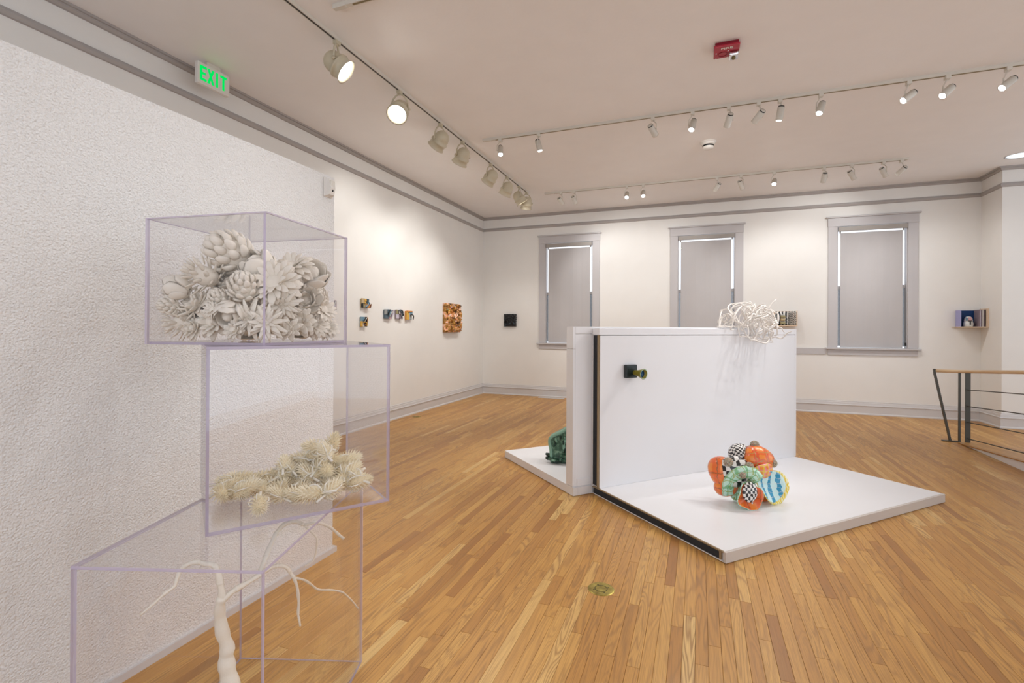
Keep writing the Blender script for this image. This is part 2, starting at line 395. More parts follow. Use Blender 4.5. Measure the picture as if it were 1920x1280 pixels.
# ------------------------------------------------------------------ windows with roller shades
for i, ((a, b), (oa, ob)) in enumerate(zip(WIN, OP)):
    wdw = tag(empty('window_%d' % (i+1), ((a+b)/2, YB, 0)), 'grey-trimmed sash window behind a lowered shade', kind='structure')
    cx = (a+b)/2; h = (b-a)/2; ho = (ob-oa)/2
    P = lambda n, A, B, m, bev=.003: MB().bbox(A, B, bev).build(n, MT[m], wdw)
    for s in (-1, 1):
        xs = sorted((s*ho, s*h)); P('casing', (xs[0], -.022, WZ0), (xs[1], 0, WZ1), 'trim')
    P('head_casing', (-h-.005, -.026, WZ1+.001), (h+.005, 0, WZ1+.155), 'trim')
    P('head_cap', (-h-.035, -.05, WZ1+.155), (h+.035, 0, WZ1+.182), 'trim', .006)
    P('sill', (-h-.04, -.06, WZ0-.032), (h+.04, .05, WZ0), 'trim', .006)
    P('apron', (-h, -.02, WZ0-.132), (h, 0, WZ0-.032), 'trim')
    for s in (-1, 1):
        xs = sorted((s*(ho-.012), s*ho)); P('jamb', (xs[0], 0, WZ0), (xs[1], .115, WZ1), 'trim', .002)
        xs = sorted((s*(ho-.05), s*(ho-.012))); 
    zm = 2.26
    P('meeting_rail', (-ho+.012, .07, zm-.03), (ho-.012, .11, zm+.03), 'trim')
    MB().box((-ho+.012, .085, zm), (ho-.012, .090, WZ1)).build('glass_pane', MT['acrylic'], wdw)
    MB().box((-ho+.012, .085, WZ0), (ho-.012, .090, zm)).build('glass_pane', MT['acrylic'], wdw)
    MB().box((-ho+.012, .100, WZ0+.03), (ho-.012, .103, zm)).build('insect_screen', MT['screen'], wdw)
    sh = tag(empty('roller_shade', (cx, YB-.035, 0)), ['grey roller shade in the window beside the small black relief', 'grey roller shade in the window behind the white tangle', 'grey roller shade in the window beside the corner shelf box'][i], 'blind', 'lowered grey roller shades')
    gl, gr = .042, .052
    MB().bbox((-ho+.014, -.012, WZ1-.088), (ho-.014, .045, WZ1-.012), .003).build('fascia', MT['fascia'], sh)
    bm = bmesh.new(); mb = MB(); n = 10; vs_ = []
    for k in range(n+1):
        x = -ho+.012+gl+(2*ho-.024-gl-gr)*k/n
        for z in (WZ0+.014, WZ1-.112):
            for y in (.062, .064): vs_.append((x, y+.004*sin(k*1.7), z))
    fs = []
    for k in range(n):
        q = k*4; fs += [(q, q+4, q+6, q+2), (q+1, q+3, q+7, q+5), (q, q+1, q+5, q+4), (q+2, q+6, q+7, q+3)]
    fs += [(0, 2, 3, 1), (n*4, n*4+1, n*4+3, n*4+2)]
    bm.free(); MB().add(vs_, fs).build('fabric', MT['shade'], sh)
    MB().bbox((-ho+.012+gl, .05, WZ0+.006), (ho-.012-gr, .072, WZ0+.022), .003).build('hem_bar', MT['shade'], sh)
    pc = MB().tube([(ho-.026, .04, WZ0+.09), (ho-.026, .04, WZ1-.06)], .0025, 6).build('pull_chain', MT['steel'], sh)
    MB().bbox((ho-.034, .025, WZ0+.05), (ho-.018, .05, WZ0+.10), .002).build('chain_clip', MT['dark'], pc)
    for s in (-1, 1):
        MB().box((s*(ho-.05)-.01, .05, WZ1-.12), (s*(ho-.05)+.01, .064, WZ1-.06)).build('hanger', MT['fascia'], sh)

# ------------------------------------------------------------------ track lights
def track(name, a, b, slot, label, feed=None):
    a, b = V(a), V(b); root = empty(name, (a+b)/2); d = (b-a).normalized(); L = (b-a).length
    mt = frame((0, 0, 0), d, (0, 0, 1)); tag(root, label, 'light track', 'ceiling light tracks')
    # local x = up, y = side, z = along
    MB().box((-.032, -.018, -L/2), (0, .018, L/2), 0, mt).build('rail', MT['fixture2'], root)
    MB().box((-.0335, -.008, -L/2+.12), (-.0318, .008, L/2-.02), 0, mt).build('slot', MT[slot], root)
    MB().bbox((-.036, -.02, -L/2-.06), (.0, .02, -L/2+.06), .003, 0, mt).build('feed_box', MT['fixture2'], root)
    return root
ZT = ZC
track('light_track', (-2.95, .8, ZT), (-2.95, 8.6, ZT), 'slot', 'long track with dark slot carrying large cream lamp heads')
track('light_track', (-2.64, 6.0, ZT), (4.4, 6.0, ZT), 'slotb', 'cream track with small spotlights, crossing the middle of the ceiling')
track('light_track', (-2.62, 8.76, ZT), (2.86, 8.76, ZT), 'slotb', 'cream track with small spotlights near the window wall')
track('light_track', (-2.62, 3.1, ZT), (2.5, 3.1, ZT), 'slotb', 'cream track whose bare end shows near the exit sign')

def head(kind, mount, tow, dx, dy, lit, watts, label, group, drop, cone=70, aim=None):
    """mount: point on the track; (dx, dy) pixel direction of the beam, tow = share of it towards the camera"""
    mount = V(mount); c = mount - V((0, 0, drop))
    im = V((dx, -dy)).normalized()*sqrt(max(0, 1-tow*tow)); tv = (CAM-c).normalized(); rv = (rgt-tv*rgt.dot(tv)).normalized(); uv_ = tv.cross(rv); d = aim or (rv*im.x+uv_*im.y+tv*tow).normalized()
    root = empty('track_lamp' if kind == 'big' else 'spot_lamp', mount); tag(root, label, 'lamp', group)
    lc = c-mount; mt = frame(lc, d); fx = MT['fixture'] if kind == 'big' else MT['fixture2']
    side = d.cross(V((0, 0, 1))).normalized()
    MB().bbox((-.02, -.03, -.035), (.02, .03, 0), .003).build('adapter', fx, root)
    if kind == 'big':
        R = .098
        prof = [(.01, -.118)]+[(R*.92*sin(a*pi/16), -.025-R*.95*cos(a*pi/16)) for a in range(1, 9)]+[(R*.93, .01), (R*1.06, .018), (R*1.08, .028), (R*1.06, .037), (R*.97, .042), (R*.98, .085), (R*1.10, .105), (R*1.12, .108), (R*1.02, .106), (R*.92, .088)]
        hs = MB().lathe(prof, 28, mt, 0, True, True, False).build('housing', fx, root)
        MB().lathe([(.001, .083), (R*.93, .086), (R*.93, .089), (.001, .088)], 28, mt, 0, False, False, False).build('lens', MT['lens' if lit else 'plastic'], hs)
        p = [lc+side*(s*(R*1.0))+V((0, 0, z)) for s, z in ((1, 0), (1, .05))]
        top = V((0, 0, -.035)); arc = []
        for k in range(9):
            a = pi*k/8; arc.append(lc+side*(cos(a)*R*1.02)+V((0, 0, (top.z-lc.z-.0)*sin(a))))
        MB().tube(arc, .009, 8).build('yoke', fx, root)
        for s in (-1, 1): MB().tube([lc+side*(s*R*.95), lc+side*(s*R*1.2)], .014, 10).build('knob', fx, root)
        lp, hr = c+d*.115, .03
    else:
        R, Lh = .036, .076
        MB().tube([lc+V((0, 0, 0))+side*.045, lc+side*.045+V((0, 0, drop*.45)), V((0, 0, -.03))], .006, 6).build('yoke', fx, root)
        hs = MB().lathe([(.012, -Lh), (R*.8, -Lh), (R*.82, -Lh+.012), (R, -Lh+.014), (R, Lh-.004), (R*1.05, Lh), (R*.86, Lh), (R*.84, Lh-.012)], 18, mt, 0, True, True, False).build('housing', fx, root)
        MB().lathe([(R*.83, -Lh-.001), (R*.83, -Lh+.010)], 18, mt, 0, True, False, False).build('cooling_ring', MT['dark'], hs)
        MB().lathe([(.001, Lh-.014), (R*.84, Lh-.012), (R*.84, Lh-.010), (.001, Lh-.010)], 18, mt, 0, False, False, False).build('lens', MT['lensw' if lit else 'plastic'], hs)
        MB().tube([lc+side*(-R*.6), lc+side*.05], .007, 6).build('pivot', fx, root)
        lp, hr = c+d*(Lh+.006), .02
    if lit and watts:
        ld = bpy.data.lights.new('bulb', 'SPOT'); ld.energy = watts; ld.shadow_soft_size = hr; ld.spot_size = rad(cone); ld.spot_blend = .75
        ld.color = (1, .97, .925) if kind == 'big' else (1, .98, .955)
        lo = bpy.data.objects.new('bulb', ld); COL.objects.link(lo); lo.parent = root
        lo.matrix_local = frame(lp-mount, -d)
    return root

G1 = 'large cream lamp heads on the slotted track'
BIG = [  # y on track, towards camera, dx, dy, label
 (3.45, .45, .75, .66, 'large cream lamp head next to the exit sign, glowing face turned sideways'),
 (4.41, .86, -.35, .5, 'large cream lamp head with its round glowing face turned to the room'),
 (5.29, -.30, -.62, .79, None), (5.89, -.28, -.46, .89, None), (6.85, -.28, -.58, .81, None), (7.52, -.14, -.43, .9, None),
 (8.10, .06, .55, .83, 'large cream lamp head, lit edge showing, beside the last head of its track'),
 (8.50, -.16, -.15, .98, 'large cream lamp head at the window end of its track, aimed straight down')]
ORD = 'first second third fourth fifth sixth seventh eighth ninth tenth eleventh'.split()
for bi, (y, tw, dx, dy, lb) in enumerate(BIG):
    head('big', (-2.95, y, ZT-.032), tw, dx, dy, True, K_BIG, lb or 'large cream lamp head aimed at the wall, %s from the window end of its track' % ORD[7-bi], G1, .20, 84)

G2, G3 = 'small spotlights on the middle track', 'small spotlights on the track near the windows'
LBL = {2: 'small spotlight on the middle ceiling track, ', 3: 'small spotlight on the track near the windows, '}
T2 = [(-2.45, .75, 0, 1, 1, .9), (-1.92, .42, .3, 1, 1, 1.2), (-.51, -.5, .55, .8, 1, 1), (-.07, .72, -.15, 1, 1, 1.2), (.31, -.45, -.15, 1, 1, 1), (.61, -.45, -.5, .85, 1, 1), (.82, .25, .02, 1, 1, 1.2), (1.2, .72, -.1, 1, 1, 1.2), (1.96, .7, -.5, .6, 1, 1.2), (2.27, .75, -.45, .7, 1, 1), (2.73, .72, -.5, .7, 1, 1)]
T3 = [(-2.37, -.35, .6, .75, 1, 1), (-2.12, -.35, .45, .85, 1, 1), (-1.18, .85, .0, 1, 1, .8), (-.9, .85, .05, 1, 1, .8), (.28, -.35, -.45, .85, 1, 1), (.64, -.35, .4, .85, 1, 1), (1.12, .9, 0, 1, 1, .8), (1.8, -.35, -.05, 1, 1, 1), (2.16, -.3, .55, .8, 1, 1), (2.56, -.28, .5, .8, 1, 1), (2.78, -.42, -.55, .8, 1, 1)]
for tr, lst, yy, grp in ((2, T2, 6.0, G2), (3, T3, 8.76, G3)):
    for si, (x, tw, dx, dy, lit, k) in enumerate(lst):
        state = 'lens shining into the room' if tw > .5 else ('lens glinting at its lower end' if tw > .2 else 'turned away towards the windows')
        head('small', (x, yy, ZT-.032), tw, dx, dy, lit, K_SMALL*k*(1.5 if tr == 2 and tw > .2 else 1), LBL[tr]+ORD[si]+' from the large lamp heads', grp, .15, 75 if tw > .2 else 95)

for si, x in enumerate((-1.0, -.45, .15, .9, 1.8, 2.35)):      # unseen heads added above the frame to light cases, partition and platform
    mnt = V((x, 3.1, ZT-.032)); tgt = V((-1.75+.1*si, 1.3, 1.1+.1*(si % 3))) if si != 3 else V((.7, 4.6, .1))
    root = head('small', mnt, 0, 0, 1, True, K_SMALL*.8, 'added unseen spotlight on the near ceiling track, %s from the large lamp heads' % ORD[si], 'added unseen spotlights on the near track', .15, 70, (tgt-mnt).normalized())
# recessed downlight, smoke detector, fire alarm, exit sign, motion detector
q = onZ(1912, 291, ZC)
dl = tag(empty('downlight', (q.x, q.y, ZC)), 'round recessed ceiling light with chrome rim', 'ceiling light')
MB().lathe([(.135, .0), (.15, -.006), (.165, -.004), (.165, 0)], 32, None, 0, True, False, False).build('rim', MT['chrome'], dl)
MB().lathe([(.001, -.002), (.135, -.003), (.135, -.001), (.001, -.001)], 32, None, 0, False, False, False).build('lens', MT['down'], dl)
q = onZ(1328, 266, ZC)
sd = tag(empty('smoke_detector', (q.x, q.y, ZC)), 'round white smoke detector on the ceiling', 'smoke detector')
MB().lathe([(.001, -.02), (.098, -.02), (.102, -.005), (.102, 0)], 28, None, 0, True, False, False).build('base', MT['plastic'], sd)
MB().lathe([(.001, -.10), (.05, -.098), (.066, -.085), (.07, -.066)], 28, None, 0, True, False, False).build('cap', MT['plastic'], sd)
MB().lathe([(.070, -.062), (.074, -.054), (.070, -.046)], 28, None, 0, True, True, True).build('vent_ring', MT['dark'], sd)
MB().lathe([(.001, -.046), (.078, -.045), (.086, -.034), (.086, -.02)], 28, None, 0, True, False, False).build('body', MT['plastic'], sd)

def text(name, body, size, mat, parent, mtx, ext=.001, sx=1.0):
    cu = bpy.data.curves.new(name, 'FONT'); cu.body = body; cu.size = size; cu.extrude = ext; cu.offset = size*.022; cu.align_x = 'CENTER'; cu.align_y = 'CENTER'
    ob = bpy.data.objects.new(name, cu); COL.objects.link(ob)
    dg = bpy.context.evaluated_depsgraph_get(); me = bpy.data.meshes.new_from_object(ob.evaluated_get(dg))
    COL.objects.unlink(ob); bpy.data.objects.remove(ob); bpy.data.curves.remove(cu)
    me.materials.clear(); me.materials.append(mat); me.transform(mtx @ M.Diagonal((sx, 1, 1, 1))); me.name = name
    return link(bpy.data.objects.new(name, me), parent)

fa = tag(empty('fire_alarm', (.225, 4.765, ZC)), 'red fire alarm strobe on the ceiling lettered FIRE', 'fire alarm')
MB().bbox((-.095, -.085, -.03), (.095, .085, 0), .004).build('backbox', MT['redd'], fa)
fp = MB().bbox((-.105, -.10, -.05), (.105, .10, -.03), .006).build('faceplate', MT['red'], fa)
MB().lathe([(.04, -.0505), (.04, -.053), (.034, -.053), (.034, -.0505)], 20, M.Translation((-.03, .03, 0)), 0, False, False, False).build('speaker_grille', MT['redd'], fp)
stb = MB().bbox((.022, .0, -.085), (.10, .105, -.048), .012).build('strobe', MT['chrome'], fa)
MB().ball((.061, .055, -.086), .018, 12).build('bulb', MT['slotb'], stb)
for x, y in ((-.085, .0), (-.085, .088), (.012, -.02), (.012, .088)): MB().ball((x, y, -.051), .006, 8).build('screw', MT['chrome'], fp)
fm = M(((1, 0, 0, 0), (0, -1, 0, -.062), (0, 0, -1, -.0515), (0, 0, 0, 1)))
text('lettering', 'FIRE', .042, MT['plastic'], fp, fm, .0008, 1.3)

EXX = -4.37
ex = tag(empty('exit_sign', (EXX, 3.42, ZC)), 'white exit sign with green letters hanging from the ceiling', 'exit sign')
e0, e1_ = onX(371, 112, EXX), onX(431, 143, EXX)
ey0, ey1 = e0.y-3.42, e1_.y-3.42; ez1 = e0.z-ZC; ez0 = onX(371, 153, EXX).z-ZC
MB().bbox((-.045, ey0, ez0), (0, ey1, ez1), .008).build('housing', MT['plastic'], ex)
MB().bbox((-.04, (ey0+ey1)/2-.07, ez1-.002), (-.004, (ey0+ey1)/2+.07, 0), .004).build('canopy', MT['fixture2'], ex)
exf = MB().bbox((-.001, ey0+.012, ez0+.012), (.002, ey1-.012, ez1-.012), .001).build('faceplate', MT['plastic'], ex)
LW = (ey1-ey0-.03)/4; LH = (ez1-ez0)*.68; lz = (ez0+ez1)/2-LH/2; ly = ey0+.02
GLY = {'E': [[(0, 0), (.30, 0), (.30, 1), (0, 1)], [(.30, 0), (.86, 0), (.86, .17), (.30, .17)], [(.30, .42), (.74, .42), (.74, .58), (.30, .58)], [(.30, .83), (.86, .83), (.86, 1), (.30, 1)]],
 'X': [[(0, 0), (.30, 0), (.96, 1), (.66, 1)], [(.66, 0), (.96, 0), (.30, 1), (0, 1)]], 'I': [[(.34, 0), (.62, 0), (.62, 1), (.34, 1)]], 'T': [[(.0, .83), (.9, .83), (.9, 1), (.0, 1)], [(.31, 0), (.59, 0), (.59, .83), (.31, .83)]]}
for k, ch in enumerate('EXIT'):
    mb = MB()
    off = (0, LW*.95, LW*1.80, LW*2.72)[k]
    for n_, pg in enumerate(GLY[ch]): mb.prism([(ly+off+x*LW, lz+y*LH) for x, y in pg], .0025, .0045+.0003*n_, M(((0, 0, 1, 0), (1, 0, 0, 0), (0, 1, 0, 0), (0, 0, 0, 1))))
    mb.build('letter', MT['exit'], exf)

p = onX(613, 352, DX); md = tag(empty('motion_detector', (DX, p.y, p.z)), 'white motion detector at the top corner of the stucco partition', 'motion detector')
MB().bbox((0, -.036, -.062), (.012, .036, .062), .004).build('backplate', MT['plastic'], md)
vs_ = [(x, y, z) for x, y, z in ((.012, -.032, -.058), (.012, .032, -.058), (.012, .032, .058), (.012, -.032, .058), (.04, -.022, -.05), (.04, .022, -.05), (.034, .024, .05), (.034, -.024, .05), (.052, -.02, -.006), (.052, .02, -.006))]
MB().add(vs_, [(0,1,2,3)[::-1], (0,1,5,4), (1,2,6,9,5), (2,3,7,6), (3,0,4,8,7), (4,5,9,8), (8,9,6,7)]).build('cover', MT['plastic'], md)
MB().bbox((.035, -.02, .0), (.05, .02, .042), .006).build('lens', MT['fixture2'], md)
MB().box((.046, -.004, -.03), (.0505, .004, -.016)).build('indicator', MT['dark'], md)

# floor outlets and vent
for (x, y), r, lb in (((1127, 1104), .076, 'round brass floor outlet in front of the white display platforms'), ((781, 781), .07, 'round brass floor outlet near the left wall baseboard')):
    q = onZ(x, y, 0); fo = tag(empty('floor_outlet', (q.x, q.y, 0)), lb, 'floor outlet', 'brass floor outlets')
    MB().lathe([(.001, .0035), (r-.006, .0035), (r, .0005)], 40, None, 0, False, False, False).build('plate', MT['brass'], fo); plt = fo.children[0]
    MB().lathe([(.037, .0036), (.037, .0044), (.033, .0044), (.033, .0036)], 32, None, 0, False, False, False).build('cap_ring', MT['brassd'], fo)
    for a in range(4):
        MB().lathe([(.001, .0045), (.004, .0044), (.005, .0036)], 10, M.Translation((.045*cos(a*pi/2+.6), .045*sin(a*pi/2+.6), 0))).build('screw', MT['brassd'], plt)
fv = tag(empty('floor_vent', (-2.95, 10.19, 0)), 'white slotted floor vent below the window by the black relief', 'vent')
MB().bbox((-.28, -.07, 0), (.28, .07, .006), .002).build('plate', MT['base'], fv)
for k in range(24): MB().box((-.258+k*.0217, -.05, .0055), (-.248+k*.0217, .05, .0065)).build('slot', MT['trim'], fv)

# ------------------------------------------------------------------ railing on the ramp
rl = tag(empty('railing', (3.35, 8.32, 0)), 'grey steel railing with pale wooden handrail along the ramp', 'railing')
o = V((3.35, 8.32, 0))
def RT(name, pts, r, mat, n=8): return MB().tube([V(p)-o for p in pts], r, n).build(name, MT[mat], rl)
def bar(name, a, b, w, d, mat):
    a, b = V(a)-o, V(b)-o; mt = frame((a+b)/2, b-a, (1, 0, 0) if abs((b-a).normalized().x) < .9 else (0, 0, 1)); L = (b-a).length
    return MB().bbox((-w/2, -d/2, -L/2), (w/2, d/2, L/2), .002, 0, mt).build(name, MT[mat], rl)
tp = onY(1752, 690, 8.31)
bar('end_post', (3.19, 8.31, .006), (tp.x+.005, 8.31, .90), .022, .04, 'steel')
bar('end_post', (tp.x+.005, 8.31, .89), (tp.x-.003, 8.31, .975), .022, .04, 'steel')
bar('foot_plate', (3.10, 8.31, .008), (3.27, 8.31, .008), .012, .05, 'steel')
bar('post', (3.29, 8.315, .003), (3.29, 8.315, .93), .022, .03, 'steel')
bar('post', (3.372, 8.30, .003), (3.372, 8.30, .94), .058, .012, 'steel')
yE = 3.6; up_ = lambda y: (8.30-y)*SL
for z in (.705, .485, .272, .055): bar('rail_bar', (3.372, 8.29, z), (3.372, yE, z+up_(yE)), .010, .012, 'steel')
for y in (6.5, 5.1, yE): bar('post', (3.372, y, rz(y)), (3.372, y, .93+up_(y)), .058, .012, 'steel')
RT('handrail', [(tp.x, 8.31, .948), (3.2, 8.31, .948), (3.33, 8.31, .948), (3.372, 8.27, .952), (3.372, 8.1, .965), (3.372, yE-.1, .95+up_(yE))], .021, 'railwood', 12)

# ------------------------------------------------------------------ white display stands (panel and platform)
OA = rad(46.2); OO = V((-.827, 4.378, 0)); E1, E2 = V((cos(OA), sin(OA), 0)), V((-sin(OA), cos(OA), 0))
ds = tag(empty('display_stand', OO, OA), 'white upright panel and platform with dark unfinished edge, holding the bright ceramic', 'display stand', 'white display stands')
LN, PT = 2.67, .1
def DB(root, n, A, B, m, bev=.002): return MB().bbox(A, B, bev).build(n, MT[m], root)
DB(ds, 'panel', (.012, 0, .072), (LN, PT, 1.437), 'white')
DB(ds, 'top_rail', (.0, -.001, 1.4425), (LN, PT+.001, 1.502), 'white')
DB(ds, 'side_rail', (LN+.0005, -.001, .074), (LN+.022, PT+.001, 1.502), 'white')
DB(ds, 'edge_core', (-.002, .024, .09), (.0115, PT-.016, 1.436), 'core', .001)
DB(ds, 'edge_strip', (-.004, .006, .072), (.0115, .022, 1.4415), 'kraft', .001)
DB(ds, 'edge_strip', (-.004, PT-.014, .072), (.0115, PT, 1.4415), 'whiteedge', .001)
DB(ds, 'platform', (.014, -1.36, .004), (LN, PT, .0715), 'white')
DB(ds, 'edge_strip', (.0, -1.362, .062), (.0135, PT, .072), 'kraft', .001)
DB(ds, 'edge_strip', (.0, -1.362, .004), (.0135, PT, .012), 'whiteedge', .001)
DB(ds, 'edge_core', (.002, -1.325, .0125), (.0135, PT-.02, .0615), 'core', .001)
DB(ds, 'edge_strip', (.0, -1.345, .0125), (.0135, -1.329, .0615), 'kraft', .001)
DB(ds, 'front_rail', (.0, -1.384, .003), (LN, -1.3625, .073), 'shadededge')
d2 = tag(empty('display_stand', OO, OA), 'white upright panel and platform behind, finished end showing, holding the green ceramic', 'display stand', 'white display stands')
LA, LB_, Y2 = -.205, 2.45, .106
DB(d2, 'panel', (LA+.026, Y2, .081), (LB_, Y2+.11, 1.448), 'white')
DB(d2, 'top_rail', (LA+.026, Y2-.001, 1.4525), (LB_, Y2+.111, 1.515), 'white')
DB(d2, 'side_rail', (LA, Y2-.001, .083), (LA+.0255, Y2+.111, 1.315), 'white')
DB(d2, 'side_rail', (LA, Y2-.001, 1.3165), (LA+.0255, Y2+.111, 1.515), 'white')
DB(d2, 'bottom_rail', (LA+.045, Y2-.006, .083), (-.02, Y2-.0012, .15), 'white')
DB(d2, 'platform', (LA, Y2+.0, .003), (LB_, 1.556, .08), 'white')
DB(d2, 'base_rail', (LA+.0, Y2-.012, .003), (LA+.05, Y2-.0005, .078), 'whiteedge')
DB(d2, 'base_rail', (LA+.052, Y2-.009, .003), (.0, Y2-.0005, .076), 'whiteedge')
def loc_s(x, y, z): return OO+E1*x+E2*y+V((0, 0, z))

# ------------------------------------------------------------------ acrylic cases
def case(corner, ang, sx, sy, z0, h, t, label, bottom=True, lid=None):
    lid = lid or t
    root = tag(empty('acrylic_case', (corner[0], corner[1], z0), ang), label, 'display case', 'stacked clear acrylic cases')
    def panel(A, B, thin):
        mb = MB().box(A, B); mb.m = [0]*6
        face = {0: (4, 5, 3), 1: (2, 4), 2: (0, 1)}
        # box faces: 0 bottom 1 top 2 -y 3 +x 4 +y 5 -x
        big = {'x': (3, 5), 'y': (2, 4), 'z': (0, 1)}[thin]
        mb.m = [0 if i in big else 1 for i in range(6)]
        mb.build('panel', [MT['acrylic'], MT['acredge']], root)
    e = .0004
    panel((0, 0, 0), (sx, t, h-lid), 'y'); panel((0, sy-t, 0), (sx, sy, h-lid), 'y')
    panel((0, t+e, 0), (t, sy-t-e, h-lid), 'x'); panel((sx-t, t+e, 0), (sx, sy-t-e, h-lid), 'x')
    panel((0, 0, h-lid+e), (sx, sy, h), 'z')
    if bottom: panel((t+e, t+e, 0), (sx-t-e, sy-t-e, t), 'z')
    return root
TH = .0095
case((-1.668, .865), rad(18.7), .558, .832, .001, .815, TH, 'tall clear acrylic case standing on the floor around a bare branch', False)
case((-1.492, 1.14), rad(54.4), .615, .605, .8165, .617, TH, 'clear acrylic cube full of cream seed pods, set askew on the floor case')
TZ = 1.434
tn = -.853*rgt + 1.70*fwd; TA = rad(77)+YAW; TW, TD, THH = .511, .518, .466
tex, tey = V((cos(TA), sin(TA), 0)), V((-sin(TA), cos(TA), 0)); tn = V((tn.x, tn.y, 0))
case(tn, TA, TW, TD, TZ, THH, TH, 'clear acrylic cube of white porcelain flowers on top of the stack', True, .0045)

def fit_inside(root, org, ex, ey, W, D, z0, z1, m=.002):
    """shift a thing so that all its parts lie between the walls of its case"""
    RM = root.matrix_basis; lo = [9, 9, 9]; hi = [-9, -9, -9]
    for ch in root.children:
        mm = RM @ ch.matrix_basis
        for v in ch.data.vertices:
            q = mm @ v.co; d = q-org
            for i, c in enumerate((d.dot(ex), d.dot(ey), q.z)): lo[i] = min(lo[i], c); hi[i] = max(hi[i], c)
    sh = []
    for i, (a, b) in enumerate(((m, W-m), (m, D-m), (z0, z1))):
        if hi[i]-lo[i] > b-a: sh.append(a-lo[i])
        else: sh.append(max(0, a-lo[i]) + min(0, b-hi[i]))
    root.location = V(root.location)+ex*sh[0]+ey*sh[1]+V((0, 0, sh[2]))
    return sh
# ------------------------------------------------------------------ porcelain flowers
def loft(L, wf, hf, cf, cup, nt=7, nc=8):
    """petal along +z, outer face towards +x"""
    mb = MB(); vs = []; fs = []
    for i in range(nt):
        t = i/(nt-1); wd, h, c = wf(t), hf(t), cf(t)
        for k in range(nc):
            a = 2*pi*k/nc; y = cos(a)*wd; vs.append((c + sin(a)*h - cup*(cos(a)**2)*wd, y, t*L))
    for i in range(nt-1):
        for k in range(nc): k2 = (k+1) % nc; fs.append((i*nc+k, i*nc+k2, (i+1)*nc+k2, (i+1)*nc+k))
    fs += [tuple(range(nc-1, -1, -1)), tuple((nt-1)*nc+k for k in range(nc))]
    return mb.add(vs, fs, 0, True)
PORC = MT['porcelain']
bump_ = lambda t, a, b: (max(0, t)**a)*(max(0, 1-t)**b)
PET = {
 'scale': loft(1, lambda t: .10+.62*bump_(t, .5, .8)*1.0, lambda t: .05+.22*bump_(t, .7, .5), lambda t: .10*sin(pi*t), .18),
 'thin': loft(1, lambda t: .06+.34*bump_(t, .6, .9), lambda t: .02+.09*bump_(t, .6, .6), lambda t: .12*t*t+.05*sin(pi*t), .25),
 'cup': loft(1, lambda t: .16+.95*bump_(t, .7, .45), lambda t: .03+.06*bump_(t, .5, .5), lambda t: .26*sin(pi*t*.95), .38),
 'spike': loft(1, lambda t: .05+.30*bump_(t, .45, 1.1), lambda t: .02+.08*bump_(t, .4, .8), lambda t: .16*t*t, .3),
 'strap': loft(1, lambda t: .05+.17*bump_(t, .4, .35), lambda t: .02+.045*bump_(t, .4, .4), lambda t: .30*t*t, .3)}
PETM = {k: v.mesh('petal', PORC) for k, v in PET.items()}
CORE = MB().ball((0, 0, 0), 1, 16).mesh('core', PORC)
TUFT = MB()
rr = random.Random(4)
for k in range(34):
    a, e = k*2.39996, .25+1.2*rr.random()
    d = V((cos(a)*sin(e), sin(a)*sin(e), cos(e))); TUFT.tube([d*.2, d*(.75+.35*rr.random())], [.07, .05], 6); TUFT.ball(d*1.0, .10, 6)
TUFT = TUFT.mesh('stamens', PORC)

